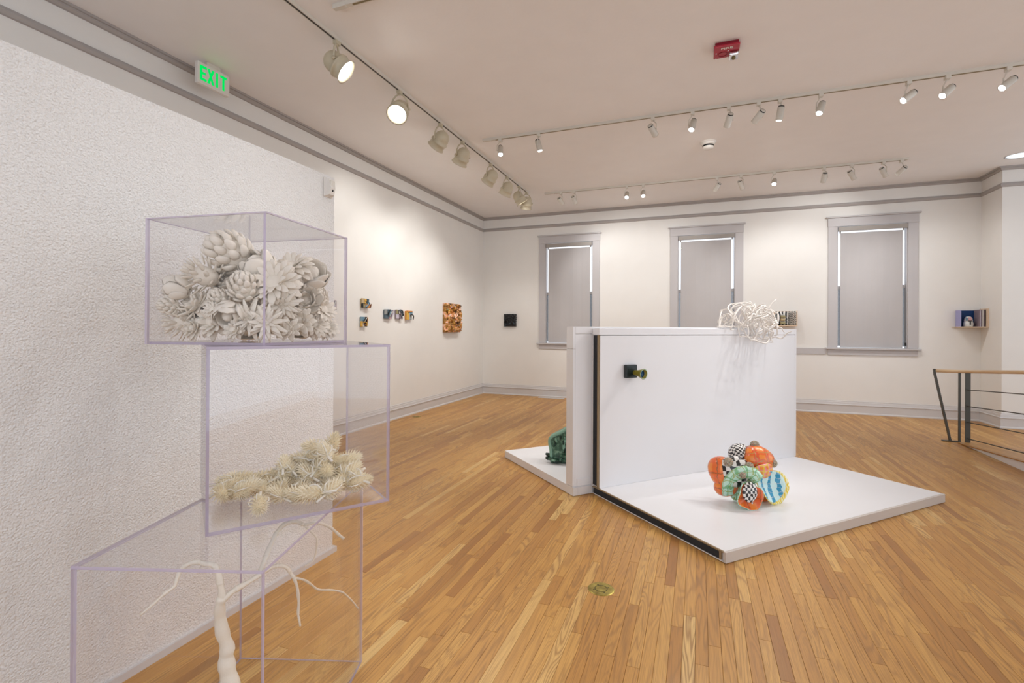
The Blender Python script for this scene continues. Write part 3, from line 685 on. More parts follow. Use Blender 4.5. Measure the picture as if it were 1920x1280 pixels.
def flower(c, axis, R, kind, seed, label, group='porcelain flower heads in the top case'):
    r = random.Random(seed)
    ax = V(axis).normalized(); mt = frame(c, ax) @ M.Rotation(r.random()*6.28, 4, 'Z')
    root = empty('porcelain_flower', mat=mt); tag(root, label, 'flower', group)
    def pet(m, th, rad0, z, tilt, L, wsc=1.0):
        rd = V((cos(th), sin(th), 0)); z_ = V((0, 0, 1)); d = z_*cos(tilt)+rd*sin(tilt); nrm = rd*cos(tilt)-z_*sin(tilt)
        y = d.cross(nrm); q = M.Identity(4); p = rd*rad0+z_*z
        for i in range(3): q[i][0], q[i][1], q[i][2], q[i][3] = nrm[i]*L*wsc, y[i]*L*wsc, d[i]*L, p[i]
        o = bpy.data.objects.new('petal', PETM[m]); COL.objects.link(o); o.parent = root; o.matrix_local = q
    def core(sx, sz, z=0, mesh=CORE, name='core'):
        o = bpy.data.objects.new(name, mesh); COL.objects.link(o); o.parent = root
        o.matrix_local = M.Translation((0, 0, z)) @ M.Diagonal((sx, sx, sz, 1))
    if kind in ('artichoke', 'spiky'):
        n = 46; core(R*(.62 if kind == 'artichoke' else .5), R*(.78 if kind == 'artichoke' else .62))
        for i in range(n):
            t = (i+.5)/n; ph = rad(150-132*t**.9); th = i*2.39996
            tilt = rad(62-88*t) if kind == 'artichoke' else rad(88-80*t)
            L = R*(.62-.2*t)*(1 if kind == 'artichoke' else 1.05)*r.uniform(.9, 1.1)
            pet('scale' if kind == 'artichoke' else 'thin', th, R*.58*sin(ph), R*.72*cos(ph), tilt, L, 1.0 if kind == 'artichoke' else 1.25)
    elif kind == 'tulip':
        core(R*.45, R*.75, -.05*R)
        for ring, (n, tl, L, r0) in enumerate(((5, 10, 1.75, .30), (6, 20, 1.62, .36), (4, 34, 1.2, .38))):
            for k in range(n): pet('cup', 2*pi*k/n+ring*.6+r.uniform(-.15, .15), R*r0, -R*.85, rad(tl+r.uniform(-5, 5)), R*L*r.uniform(.92, 1.05), .62)
    elif kind == 'star':
        core(R*.25, R*.2, -.05*R)
        for ring, (n, tl, L) in enumerate(((11, 84, 1.05), (10, 62, .92), (8, 38, .7))):
            for k in range(n): pet('spike', 2*pi*(k+.5*ring)/n+r.uniform(-.12, .12), R*.08, -R*.12+.05*ring*R, rad(tl+r.uniform(-10, 10)), R*L*r.uniform(.85, 1.1), .95)
        core(R*.22, R*.3, 0, TUFT, 'stamens')
    elif kind == 'shaggy':
        core(R*.4, R*.35, -.1*R)
        for ring, (n, tl, L) in enumerate(((16, 96, .85), (16, 72, .9), (14, 48, .85), (10, 24, .7))):
            for k in range(n): pet('strap', 2*pi*(k+.5*ring)/n+r.uniform(-.1, .1), R*.15, -R*.1, rad(tl+r.uniform(-9, 9)), R*L*r.uniform(.85, 1.12), 1.25)
    elif kind == 'cup':
        core(R*.42, R*.35, -.3*R)
        for ring, (n, tl, L) in enumerate(((7, 52, 1.1), (7, 30, 1.05), (5, 12, .8))):
            for k in range(n): pet('cup', 2*pi*(k+.4*ring)/n+r.uniform(-.1, .1), R*.2, -R*.45, rad(tl+r.uniform(-6, 6)), R*L*r.uniform(.9, 1.1), .62)
    elif kind == 'rose':
        core(R*.4, R*.4, -.1*R)
        for ring, (n, tl, L) in enumerate(((9, 72, .95), (8, 50, .9), (7, 30, .8), (5, 12, .65))):
            for k in range(n): pet('thin', 2*pi*(k+.4*ring)/n+r.uniform(-.15, .15), R*.16, -R*.25+R*.05*ring, rad(tl+r.uniform(-8, 8)), R*L*r.uniform(.85, 1.1), 1.5)
    return root
def top_depth(px, frac, margin):
    ds_ = []
    for k in range(140):
        dep = 1.5+k*.008; p = CAM+ray(px, CY)*dep-tn; a, b = p.dot(tex), p.dot(tey)
        if margin < a < TW-margin and margin < b < TD-margin: ds_.append(dep)
    return ds_[0]+frac*(ds_[-1]-ds_[0]) if ds_ else None
FL = [ # px, py, r px, kind, axis (right, up, towards), depth share, label
 (433, 474, 46, 'artichoke', (-.72, .55, .35), .40, 'largest porcelain artichoke head crowning the pile of flowers'),
 (386, 518, 38, 'spiky', (-.75, .35, .45), .35, 'spiky porcelain bloom under the largest artichoke head in the top case'), (331, 540, 25, 'tulip', (-.9, .3, .2), .5, 1), (309, 572, 21, 'artichoke', (-.85, .1, .4), .5, 0),
 (324, 607, 33, 'spiky', (-.85, -.1, .45), .35, 'spiky porcelain bloom lying at the foot of the flower pile'), (459, 541, 34, 'artichoke', (.1, .75, .55), .18, 0), (414, 562, 24, 'artichoke', (-.2, .7, .6), .2, 0),
 (430, 588, 27, 'tulip', (.1, -.6, .75), .06, 1), (362, 572, 34, 'rose', (-.5, .5, .6), .35, 3), (398, 580, 17, 'shaggy', (-.1, .3, .9), .1, 4),
 (468, 610, 37, 'star', (-.1, .25, .95), .04, 2), (398, 619, 33, 'rose', (-.2, .1, .95), .12, 3), (482, 503, 34, 'tulip', (-.4, .6, .4), .4, 1),
 (514, 530, 46, 'shaggy', (.05, .35, .9), .12, 4), (546, 500, 37, 'shaggy', (-.1, .75, .6), .35, 4), (584, 516, 31, 'tulip', (.6, .55, .4), .35, 'porcelain tulip opening to the right at the edge of the pile'),
 (530, 572, 34, 'star', (.15, -.1, .95), .05, 2), (574, 562, 28, 'cup', (.2, .35, .9), .15, 5), (560, 602, 29, 'rose', (.25, .2, .9), .1, 3),
 (502, 606, 33, 'star', (.2, .1, .95), .02, 2), (606, 580, 26, 'shaggy', (.8, .3, .4), .4, 4), (590, 617, 25, 'shaggy', (.3, .5, .75), .3, 4),
 (620, 616, 21, 'shaggy', (.5, .5, .6), .45, 4), (540, 622, 22, 'rose', (.1, .3, .9), .04, 3), (438, 622, 21, 'rose', (-.1, .2, .95), .05, 3), (362, 616, 22, 'rose', (-.3, .2, .9), .2, 3),
 (425, 522, 32, 'cup', (0, .6, .6), .5, 5), (500, 560, 34, 'cup', (0, .4, .9), .5, 5), (445, 585, 34, 'artichoke', (0, .5, .6), .55, 0), (380, 590, 34, 'cup', (-.3, .4, .6), .6, 5),
 (520, 600, 34, 'cup', (.2, .5, .6), .55, 5), (555, 545, 34, 'artichoke', (.3, .6, .6), .55, 0), (590, 560, 28, 'artichoke', (.5, .5, .5), .6, 0), (470, 620, 28, 'cup', (0, .5, .6), .6, 5), (570, 615, 26, 'cup', (0, .5, .6), .6, 5), (480, 560, 32, 'tulip', (0, .8, .3), .8, 1), (530, 560, 30, 'tulip', (.1, .8, .3), .85, 1)]
LBF = ['white porcelain artichoke head of fleshy scales in the top case', 'white porcelain tulip bud in the top case', 'white porcelain star flower with pointed petals in the top case', 'white porcelain rose-like bloom in the top case', 'white porcelain shaggy bloom of narrow strap petals in the top case', 'white porcelain open cup flower in the top case']
for i, (px, py, rp, kind, ax, fr, lb) in enumerate(FL):
    dep = None; mg = rp*1.9/FPX*.92+.008
    while dep is None: dep = top_depth(px, fr, mg); mg -= .006
    R = rp*dep/FPX; c = atD(px, py, dep); c.z = max(c.z, TZ+TH+R*.62)
    fo_ = flower(c, camdir(*ax), R, kind, i+3, LBF[lb] if isinstance(lb, int) else lb)
    fit_inside(fo_, tn+tex*TH+tey*TH, tex, tey, TW-2*TH, TD-2*TH, TZ+TH, TZ+THH-.01)

# ------------------------------------------------------------------ seed pods in the middle case
def pod_meshes(seed):
    r = random.Random(seed); b = MB(); b.ball((0, 0, .5), (.26, .26, .5), 16); body = b.mesh('pod_body', MT['pod'])
    h = MB(); n = 150
    for i in range(n):
        t = (i+.5)/n; z = -cos(t*pi); ph = i*2.39996; rr_ = sqrt(max(0, 1-z*z))
        p = V((.25*rr_*cos(ph), .25*rr_*sin(ph), .5+.49*z)); nn = V((rr_*cos(ph)*.9, rr_*sin(ph)*.9, z*.5+.45)).normalized()
        q = p+nn*(.20+.12*r.random()); s = nn.orthogonal().normalized()*.036; s2 = nn.cross(s).normalized()*.036
        h.add([p+s, p-s*.5+s2, p-s*.5-s2, q], [(0, 1, 3), (1, 2, 3), (2, 0, 3)])
    hair = h.mesh('bristles', MT['podb'])
    st = MB().tube([(0, 0, .04), (.01, .02, -.25), (.03, .0, -.6)], [.06, .055, .06], 8).mesh('stem', MT['podl'])
    br = []
    for k in range(5):
        a = 2*pi*k/5+r.random()*.6; d = V((cos(a), sin(a), 0)); ln = r.uniform(.7, 1.1); cv = r.uniform(.25, .5)
        pts = [d*.04+V((0, 0, .0)), d*(.22)+V((0, 0, .02)), d*(.36+.1*cv)+V((0, 0, .22*ln)), d*(.40+.05*cv)+V((0, 0, .52*ln)), d*(.28-.1*cv)+V((0, 0, .85*ln))]
        br.append(MB().tube(pts, [.036, .034, .032, .026, .012], 6).mesh('bract', MT['podl']))
    return body, hair, st, br
PODS = [pod_meshes(s) for s in (1, 2, 3)]
PC, PA, PS = V((-1.492, 1.14, 0)), rad(54.4), .61
pex, pey = V((cos(PA), sin(PA), 0)), V((-sin(PA), cos(PA), 0)); PZ = .8165+TH
PD = [(415, 927, 26, -.8), (433, 916, 26, .9), (458, 898, 25, .2), (465, 922, 28, .6), (497, 897, 26, .1), (486, 952, 27, -1.2), (519, 928, 24, 2.6), (532, 868, 22, 1.9), (540, 876, 22, 2.4), (521, 891, 24, -.4), (426, 906, 24, 2.9),
 (622, 832, 24, 1.0), (590, 838, 25, 3.0), (594, 853, 24, .2), (568, 861, 26, 3.1), (619, 860, 25, -.5), (595, 881, 26, 1.8), (575, 885, 25, 2.4), (616, 894, 24, -1.57), (652, 863, 26, .7), (632, 871, 25, 1.2), (646, 896, 27, -2.2), (561, 902, 27, 3.0), (593, 907, 26, .3), (579, 930, 29, 3.4), (624, 920, 27, 1.3), (673, 905, 26, .5), (660, 880, 24, 1.2), (553, 929, 25, 2.9), (602, 923, 23, -.3), (543, 884, 24, .9), (476, 906, 24, 2.0), (540, 906, 26, -.2), (510, 912, 25, 2.8), (447, 925, 23, -.3), (605, 868, 25, 1.4), (630, 885, 25, .4), (575, 905, 26, -2.0)]
rp = random.Random(8)
for px, py, an in ((405, 915, .4), (440, 903, 2.2), (470, 912, 1.2), (490, 918, -.6), (505, 903, .5), (530, 915, 1.7), (548, 893, 2.7), (556, 872, .3), (582, 870, 1.0), (608, 845, 2.2), (610, 880, -.9), (640, 880, 2.0), (662, 892, 2.6), (588, 893, .8), (566, 917, 1.4), (612, 908, 2.0), (636, 908, -.2), (450, 912, -1.0)): PD.append((px, py, 24, an))
for i, (px, py, lp, an) in enumerate(PD):
    d0 = (EYE-PZ-.03)*FPX/(py+4-CY); dep = min(d0, 1.98+.12*rp.random())
    L = lp*1.55*dep/FPX
    c = atD(px, py, dep)
    for it in range(12):
        q = c-PC; a, b = q.dot(pex), q.dot(pey); mgn = L*.62
        a2, b2 = min(max(a, mgn), PS-mgn), min(max(b, mgn), PS-mgn)
        if abs(a2-a)+abs(b2-b) < 1e-4: break
        ss = -.012 if (b2 < b or a2 < a) else .012; dep += ss; c = atD(px, py, dep)
    if i == 11: dirv = camdir(.45, .85, .1)
    elif i == 18: dirv = camdir(.1, .1, -.95)
    else: dirv = (camdir(cos(an), sin(an)*.25+.05, sin(an)*.9*-1))
    c.z = max(c.z, PZ+L*.31)
    body, hair, st, br = PODS[i % 3]
    mt = frame(c-dirv*(L*.5), dirv) @ M.Rotation(rp.random()*6.28, 4, 'Z') @ M.Diagonal((L, L, L, 1))
    if abs(dirv.z) < .5:      # keep the stem end above the floor of the case
        lo = (c-dirv*L*1.1).z
        if lo < PZ+.012: mt = M.Translation((0, 0, 0)) @ frame(c-dirv*(L*.5), dirv-V((0, 0, (PZ+.012-lo)/(L*1.1)))) @ M.Rotation(rp.random()*6.28, 4, 'Z') @ M.Diagonal((L, L, L, 1))
    root = empty('seed_pod', mat=mt)
    tag(root, 'bristly cream seed pod standing upright at the top of the pod heap' if i == 11 else 'bristly cream seed pod with curled bracts in the middle case', 'seed pod', 'seed pods heaped in the middle case')
    for nm, me in (('pod_body', body), ('stem', st)): link(bpy.data.objects.new(nm, me), root)
    tag(link(bpy.data.objects.new('bristles', hair), root), kind='stuff')
    for k in range(3+i % 3): link(bpy.data.objects.new('bract', br[k]), root)
    fit_inside(root, PC+(pex+pey)*TH, pex, pey, PS-2*TH, PS-2*TH, PZ, PZ+.55)

# ------------------------------------------------------------------ bare branch in the floor case
def smooth(pts, k=3):
    P = [V(p) for p in pts]; out = []
    for i in range(len(P)-1):
        p0, p1, p2, p3 = P[max(i-1, 0)], P[i], P[i+1], P[min(i+2, len(P)-1)]
        for j in range(k):
            t = j/k; out.append(.5*((2*p1)+(p2-p0)*t+(2*p0-5*p1+4*p2-p3)*t*t+(3*p1-p0-3*p2+p3)*t**3))
    return out+[P[-1]]
bch = tag(empty('bare_branch', (atD(438, 1395, 1.75).x, atD(438, 1395, 1.75).y, .002)), 'white clay bare branch with drooping limbs in the floor case', 'branch')
bo = bch.location.copy(); rb = random.Random(5)
def limb(name, pts, w0, w1):
    P = [atD(x, y, d) for x, y, d in pts]
    if name == 'trunk': P[0] = V((bo.x, bo.y, .002))
    Q = smooth(P, 4); n = len(Q); rs = [((w0+(w1-w0)*i/(n-1))/2)*(1+.10*sin(i*1.3)+rb.uniform(-.05, .05))*1.75/FPX for i in range(n)]
    mb = MB().tube([q-bo for q in Q], rs, 10)
    if name != 'trunk':
        for i in range(5, n-2, 7): mb.ball(Q[i]-bo, rs[i]*1.22, 8)      # nodes
    return mb.build(name, MT['bone'], bch)
limb('trunk', [(438, 1395, 1.75), (434, 1300, 1.75), (428, 1265, 1.75), (424, 1235, 1.75), (426, 1213, 1.75), (417, 1185, 1.74), (412, 1150, 1.73), (413, 1132, 1.72), (417, 1118, 1.72)], 34, 15)
limb('limb', [(417, 1122, 1.72), (414, 1098, 1.72), (409, 1075, 1.72), (402, 1060, 1.72), (386, 1057, 1.71), (368, 1053, 1.70), (352, 1058, 1.69), (339, 1068, 1.68), (331, 1088, 1.66), (326, 1100, 1.65), (308, 1113, 1.63), (288, 1132, 1.61), (262, 1153, 1.59)], 12, 4)
limb('limb', [(418, 1124, 1.72), (438, 1107, 1.74), (462, 1093, 1.77), (486, 1078, 1.80), (505, 1065, 1.82), (524, 1060, 1.83), (538, 1064, 1.84), (546, 1076, 1.85), (551, 1083, 1.85)], 11, 6)
limb('limb', [(551, 1083, 1.85), (557, 1100, 1.86), (560, 1128, 1.87), (559, 1150, 1.87), (561, 1162, 1.87), (563, 1173, 1.87)], 6, 4)
limb('limb', [(551, 1083, 1.85), (570, 1087, 1.90), (584, 1096, 1.95), (597, 1105, 2.0), (622, 1106, 2.07), (640, 1109, 2.12), (650, 1116, 2.15), (662, 1128, 2.18), (672, 1141, 2.2)], 5, 3)
limb('limb', [(486, 1078, 1.80), (496, 1050, 1.86), (508, 1020, 1.92), (518, 1000, 1.96), (530, 985, 1.99), (548, 978, 2.01), (562, 980, 2.02), (570, 984, 2.02)], 10, 7)
limb('limb', [(570, 984, 2.02), (582, 995, 2.03), (593, 1007, 2.03), (594, 1022, 2.03), (591, 1040, 2.03), (585, 1053, 2.02), (570, 1062, 2.0)], 5, 3)
limb('limb', [(570, 984, 2.02), (592, 980, 2.04), (610, 984, 2.06), (624, 992, 2.07), (634, 1001, 2.08), (645, 1010, 2.08)], 6, 6)

# ------------------------------------------------------------------ white strand tangle on the panel
tg = tag(empty('strand_tangle', loc_s(2.06, .1, 1.516)), 'white ceramic tangle of looping strands draped over the panel top', 'sculpture')
to = tg.location.copy(); rt = random.Random(21)
def tz_ok(x, y, z):        # stand-local, z absolute: push out of the panels
    if y > -.018 and y < .24 and z < 1.525: z = 1.525+rt.random()*.004
    if y >= .24 and z < 1.50: z = 1.50
    return x, y, z
for k in range(56):
    fr = rt.random() < .34
    cx = 2.03+rt.uniform(-.34, .30); cy = rt.uniform(-.14, -.05) if fr else rt.uniform(-.05, .2)
    e = 1-((cx-2.06)/.48)**2; cz = (1.44 if fr else 1.56)+rt.random()*.17*e
    Rl = rt.uniform(.07, .20)*(.6+.4*e); a0 = rt.random()*6.28; sp = rt.uniform(2.2, 5.2)
    nx = V((rt.gauss(0, .6), rt.gauss(0, 1.0), rt.gauss(0, .5))).normalized(); ux = nx.orthogonal().normalized(); uy = nx.cross(ux)
    el = rt.uniform(.5, 1); pts = []
    for j in range(15):
        a = a0+sp*j/14; p = V((cx, cy, cz))+ux*cos(a)*Rl+uy*sin(a)*Rl*el+nx*(.06*(j/14-.5))+V((0, 0, .012*sin(j*1.1+k)))
        dx = (p.x-2.06)/.44; lim = 1.52+.275*max(.0, 1-dx*dx)**.5
        x, y, z = p.x, min(p.y, .3), min(p.z, lim)
        x = 2.06+max(-.46, min(.40, x-2.06)); z = max(z, 1.345+.1*dx*dx)
        pts.append(V(tz_ok(x, max(y, -.2), z)))
    Q = smooth(pts, 2); MB().tube([loc_s(*q)-to for q in Q], [  .0078*(1-.4*abs(2*i/(len(Q)-1)-1)**3) for i in range(len(Q))], 7).build('strand', MT['tangle'], tg)
MB().tube([loc_s(*q)-to for q in ((2.22, .0, 1.70), (2.27, .02, 1.75), (2.30, .0, 1.80), (2.34, -.01, 1.83))], [.007, .007, .006, .004], 7).build('strand', MT['tangle'], tg)

# ------------------------------------------------------------------ patterned materials (UV based)
def uvmat(name, fn, rough=.25):
    m, t, b = nodes(name); uv = N(t, 'ShaderNodeUVMap'); uv.uv_map = 'UVMap'
    s = N(t, 'ShaderNodeSeparateXYZ'); t.links.new(uv.outputs[0], s.inputs[0])
    n = N(t, 'ShaderNodeTexNoise'); n.inputs['Scale'].default_value = 5; t.links.new(uv.outputs[0], n.inputs['Vector'])
    wob = math_n(t, 'MULTIPLY', math_n(t, 'SUBTRACT', n.outputs[0], .5), .18)
    c = fn(t, math_n(t, 'ADD', s.outputs[0], wob), math_n(t, 'SUBTRACT', s.outputs[1], wob), n.outputs[0])
    t.links.new(c, b.inputs['Base Color']); b.inputs['Roughness'].default_value = rough; b.inputs['Specular IOR Level'].default_value = .5
    b.inputs['Coat Weight'].default_value = .3
    return m
def sq(t, x, n, duty=.5): return math_n(t, 'GREATER_THAN', math_n(t, 'FRACT', math_n(t, 'MULTIPLY', x, n)), 1-duty)
def checker(n, a, b, nv=None):
    def f(t, u, v, no):
        x = math_n(t, 'ABSOLUTE', math_n(t, 'SUBTRACT', sq(t, u, n), sq(t, v, nv or n))); return mixc(t, x, a, b)
    return f
def plaid(base, c1, c2, n, d1=.45, d2=.12):
    def f(t, u, v, no):
        c = mixc(t, math_n(t, 'MULTIPLY', sq(t, u, n, d1), .75), base, c1); c = mixc(t, math_n(t, 'MULTIPLY', sq(t, v, n, d1), .6), c, c1)
        l = math_n(t, 'MAXIMUM', sq(t, math_n(t, 'ADD', u, .07), n, d2), sq(t, math_n(t, 'ADD', v, .05), n, d2)); return mixc(t, math_n(t, 'MULTIPLY', l, .8), c, c2)
    return f
def stripes(a, b, n, d=.5, c2=None, n2=7):
    def f(t, u, v, no):
        c = mixc(t, sq(t, u, n, d), a, b)
        if c2: c = mixc(t, math_n(t, 'MULTIPLY', sq(t, v, n2, .15), .35), c, c2)
        return c
    return f
WH, BK = (.75, .73, .70, 1), (.012, .012, .014, 1)
OR, RD, PK, YL = (.85, .25, .03, 1), (.72, .07, .025, 1), (.85, .28, .38, 1), (.82, .62, .05, 1)
GN, GL, BL, BLL = (.12, .40, .14, 1), (.55, .80, .68, 1), (.02, .28, .48, 1), (.58, .82, .82, 1)
UM = {'check': uvmat('fine_check', checker(6, WH, BK)), 'bigcheck': uvmat('large_check', checker(3, WH, BK)), 'midcheck': uvmat('check', checker(3.5, WH, BK)),
 'orange': uvmat('orange_plaid', plaid(OR, RD, (.45, .30, .08, 1), 3, .45, .08)), 'orange2': uvmat('orange_red_glaze', plaid(OR, (.80, .14, .04, 1), (.30, .12, .05, 1), 2, .5, .07)),
 'pink': uvmat('pink_yellow_plaid', plaid(OR, PK, YL, 4, .4, .2)), 'green': uvmat('green_plaid', plaid(GL, GN, (.30, .38, .05, 1), 6, .22, .10)),
 'blue': uvmat('blue_stripe', stripes(BLL, BL, 3.4, .42, WH)), 'yellow': uvmat('yellow_dash', stripes((.88, .82, .45, 1), YL, 14, .45)), 'mix': uvmat('orange_check_mix', checker(6, OR, (.55, .10, .04, 1)))}
def speckle():
    m, t, b = nodes('speckled_clay'); tc = N(t, 'ShaderNodeTexCoord'); v = N(t, 'ShaderNodeTexVoronoi'); v.inputs['Scale'].default_value = 160
    t.links.new(tc.outputs['Object'], v.inputs['Vector']); s = N(t, 'ShaderNodeSeparateColor'); t.links.new(v.outputs['Color'], s.inputs[0])
    t.links.new(ramp(t, s.outputs[0], [(0, (.16, .14, .11, 1)), (.35, (.42, .37, .28, 1)), (.6, (.58, .30, .20, 1)), (.8, (.32, .42, .26, 1)), (1, (.65, .58, .48, 1))]), b.inputs['Base Color'])
    b.inputs['Roughness'].default_value = .5; bump(t, b, v.outputs[0], .8, .01); return m
MT['speckle'] = speckle()

def shell(fn, nu, nv, th, mats, name, parent, wrap=True, polar=False):
    """solid shell from fn(u, v) -> (point, normal); UV kept"""
    vs = []; uv = []
    for side in (0, 1):
        for j in range(nv+1):
            for i in range(nu+1):
                p, n = fn(i/nu, j/nv); vs.append(p-n*(th*side)); uv.append((.5+.5*j/nv*cos(2*pi*i/nu), .5+.5*j/nv*sin(2*pi*i/nu)) if polar else (i/nu, j/nv))
    W = nu+1; S = W*(nv+1); fs = []; mi = []
    for j in range(nv):
        for i in range(nu):
            a = j*W+i; fs.append((a, a+1, a+W+1, a+W)); mi.append(0); fs.append((S+a, S+a+W, S+a+W+1, S+a+1)); mi.append(len(mats)-1 if len(mats) > 1 else 0)
    for i in range(nu):
        a = nv*W+i; fs.append((a, a+1, S+a+1, S+a)); mi.append(len(mats)-1 if len(mats) > 1 else 0)
    if not wrap:
        for i in range(nu): fs.append((i+1, i, S+i, S+i+1)); mi.append(0)
        for j in range(nv):
            a = j*W; fs.append((a, a+W, S+a+W, S+a)); mi.append(0); a += nu; fs.append((a+W, a, S+a, S+a+W)); mi.append(0)
    me = bpy.data.meshes.new(name); me.from_pydata([tuple(v) for v in vs], [], fs)
    for m_ in mats: me.materials.append(m_)
    me.polygons.foreach_set('material_index', mi); me.polygons.foreach_set('use_smooth', [True]*len(fs))
    l = me.uv_layers.new(name='UVMap'); l.data.foreach_set('uv', [q for lp in me.loops for q in uv[lp.vertex_index]]); me.update()
    return link(bpy.data.objects.new(name, me), parent)

SD = 4.10
cs = tag(empty('ruffled_ceramic', onZ(1398, 944, .073)), 'bright patchwork ceramic of orange, checkered and plaid folds on the white platform', 'sculpture')
co = cs.location.copy()
def bowl(name, px, py, dd, rpx, ax, cup, mats, ruf=0, amp=0, tall=1.0, th=.010, uvs=1, rx=1.0):
    c = atD(px, py, SD+dd)-co; R = rpx*(SD+dd)/FPX; z = camdir(*ax); mt = frame((0, 0, 0), z, rgt)
    ex, ey = mt.col[0].xyz, mt.col[1].xyz; zmin = .003
    def f(u, v):
        a = 2*pi*u; r_ = max(v, .015); k = 1+amp*sin(ruf*a)*r_*r_
        h = cup*sqrt(max(0, 1-(r_*.98)**2)) if cup > 0 else -cup*(r_**1.7)
        p = c+(ex*cos(a)*rx+ey*sin(a)*tall)*R*r_*k+z*(R*(h+amp*.8*cos(ruf*a+1)*r_**2))
        n = ((ex*cos(a)+ey*sin(a))*(r_ if cup > 0 else -r_*.6)+z*(.6 if cup > 0 else .8)).normalized()
        p.z = max(p.z, zmin); return p, n
    return shell(f, 36, 10, th, [UM[m_] for m_ in mats], name, cs, True, True)
bowl('lobe', 1353, 882, .02, 24, (-.55, .15, .8), .75, ['orange2'], 3, .05, 1.15)
bowl('lobe', 1361, 911, .0, 21, (-.35, -.1, .9), .6, ['orange2'], 2, .06, .95)
bowl('lobe', 1388, 855, .10, 22, (-.25, .6, .75), .95, ['check'], 0, 0, 1.1)
bowl('lobe', 1378, 882, -.05, 26, (-.25, .2, .95), .55, ['bigcheck'], 3, .05, 1.1)
bowl('lobe', 1420, 861, .02, 29, (.15, .55, .8), .8, ['orange', 'pink'], 4, .06, .9)
bowl('lobe', 1408, 876, -.02, 22, (-.1, -.1, .95), .45, ['orange'], 3, .10, .8)
bowl('lobe', 1428, 884, -.05, 22, (.25, -.35, .9), .45, ['pink'], 3, .08, 1.0)
bowl('lobe', 1440, 862, .04, 16, (.8, .1, .5), .7, ['orange2'], 2, .05, 1)
bowl('fan', 1440, 909, -.06, 29, (.25, .25, .9), -.35, ['blue', 'yellow'], 3, .10, .95)
bowl('fan_rim', 1445, 911, -.02, 32, (.25, .25, .9), -.30, ['yellow'], 3, .10, .95)
bowl('lobe', 1425, 929, .0, 21, (.1, 0, .95), .5, ['orange2'], 3, .05, .8)
bowl('lobe', 1388, 915, .0, 26, (-.2, .1, .95), .35, ['green'], 3, .10, 1.0)
bowl('cup', 1402, 929, -.16, 23, (.0, .1, .95), -.55, ['orange2', 'green'], 4, .10, 1.05)
bowl('lobe', 1405, 922, -.21, 15, (.1, .2, .95), .5, ['midcheck'], 2, .05, 1.25)
bowl('lobe', 1412, 944, -.15, 12, (.5, -.2, .8), .6, ['check'], 0, 0, .8)
pth = smooth([atD(x, y, SD+d)-co for x, y, d in ((1366, 926, -.02), (1366, 907, -.06), (1377, 892, -.10), (1394, 885, -.13), (1410, 887, -.14), (1421, 898, -.14))], 4)
def ribbon(u, v):
    i = u*(len(pth)-1); k = min(int(i), len(pth)-2); p = pth[k].lerp(pth[k+1], i-k); t_ = (pth[k+1]-pth[k]).normalized()
    s_ = t_.cross(-fwd).normalized(); a = 2*pi*v; n = (s_*cos(a)+(-fwd)*sin(a)); p = p+s_*cos(a)*.052+(-fwd)*sin(a)*.034; p.z = max(p.z, .003); return p, n.normalized()
shell(ribbon, 30, 14, .006, [UM['green']], 'arch', cs)
for x, y, d, r_ in ((1415, 834, .05, 8.5), (1366, 866, -.06, 9), (1405, 874, -.12, 8), (1449, 868, -.02, 8), (1393, 891, -.17, 6)):
    MB().ball(atD(x, y, SD+d)-co, r_*SD/FPX, 14).build('knob', MT['speckle'], cs)

# green ceramic on the other platform
def greenm():
    m, t, b = nodes('green_glaze'); tc = N(t, 'ShaderNodeTexCoord'); n = N(t, 'ShaderNodeTexNoise'); n.inputs['Scale'].default_value = 22; n.inputs['Detail'].default_value = 5
    t.links.new(tc.outputs['Object'], n.inputs['Vector'])
    t.links.new(ramp(t, n.outputs[0], [(.3, (.012, .04, .025, 1)), (.5, (.05, .14, .085, 1)), (.68, (.25, .42, .30, 1))]), b.inputs['Base Color'])
    b.inputs['Roughness'].default_value = .3; return m
MT['green'] = greenm(); MT['greenl'] = paint('pale_green_glaze', (.28, .50, .38, 1), .35, 60, .1, var=.15); MT['greend'] = paint('dark_green_glaze', (.03, .06, .045, 1), .3, 60, .1, var=.3)
g0 = onZ(1036, 867, .082); gs = tag(empty('green_ceramic', g0), 'dark green ceramic slab with ribbed face and coiled tendrils on the rear platform', 'sculpture')
gx = (E1*.80+E2*-.60).normalized(); gy = V((-gx.y, gx.x, 0)); GM = frame((0, 0, 0), V((0, 0, 1)), gx)
outl = [(-.02, 0), (.46, 0), (.46, .42), (.20, .40), (-.035, .265)]
FM = M(((gx.x, 0, gy.x, 0), (gx.y, 0, gy.y, 0), (0, 1, 0, 0), (0, 0, 0, 1)))      # x along slab, y up, z back
MB().prism(outl, .0, .16, FM).build('slab', MT['green'], gs)
fr_ = smooth([FM @ V((x, y, .0)) for x, y in ((-.01, .012), (-.018, .13), (-.026, .255), (.10, .33), (.20, .392), (.33, .40), (.45, .41))], 4)
MB().tube(fr_, .018, 8).build('border', MT['greenl'], gs)
rg = random.Random(3)
for k in range(46):
    x = .01+.43*rg.random(); y0 = .09+.24*rg.random()*(1 if x > .15 else .75); ln = rg.uniform(.04, .09)
    y1 = min(y0+ln, .25+.45*max(0, min(x, .2)))
    if y1-y0 < .02: continue
    MB().tube([FM @ V((x, y0, -.006)), FM @ V((x+.004, (y0+y1)/2, -.014)), FM @ V((x, y1, -.006))], [.006, .010, .006], 6).build('rib', MT[rg.choice(('green', 'greenl', 'greend'))], gs)
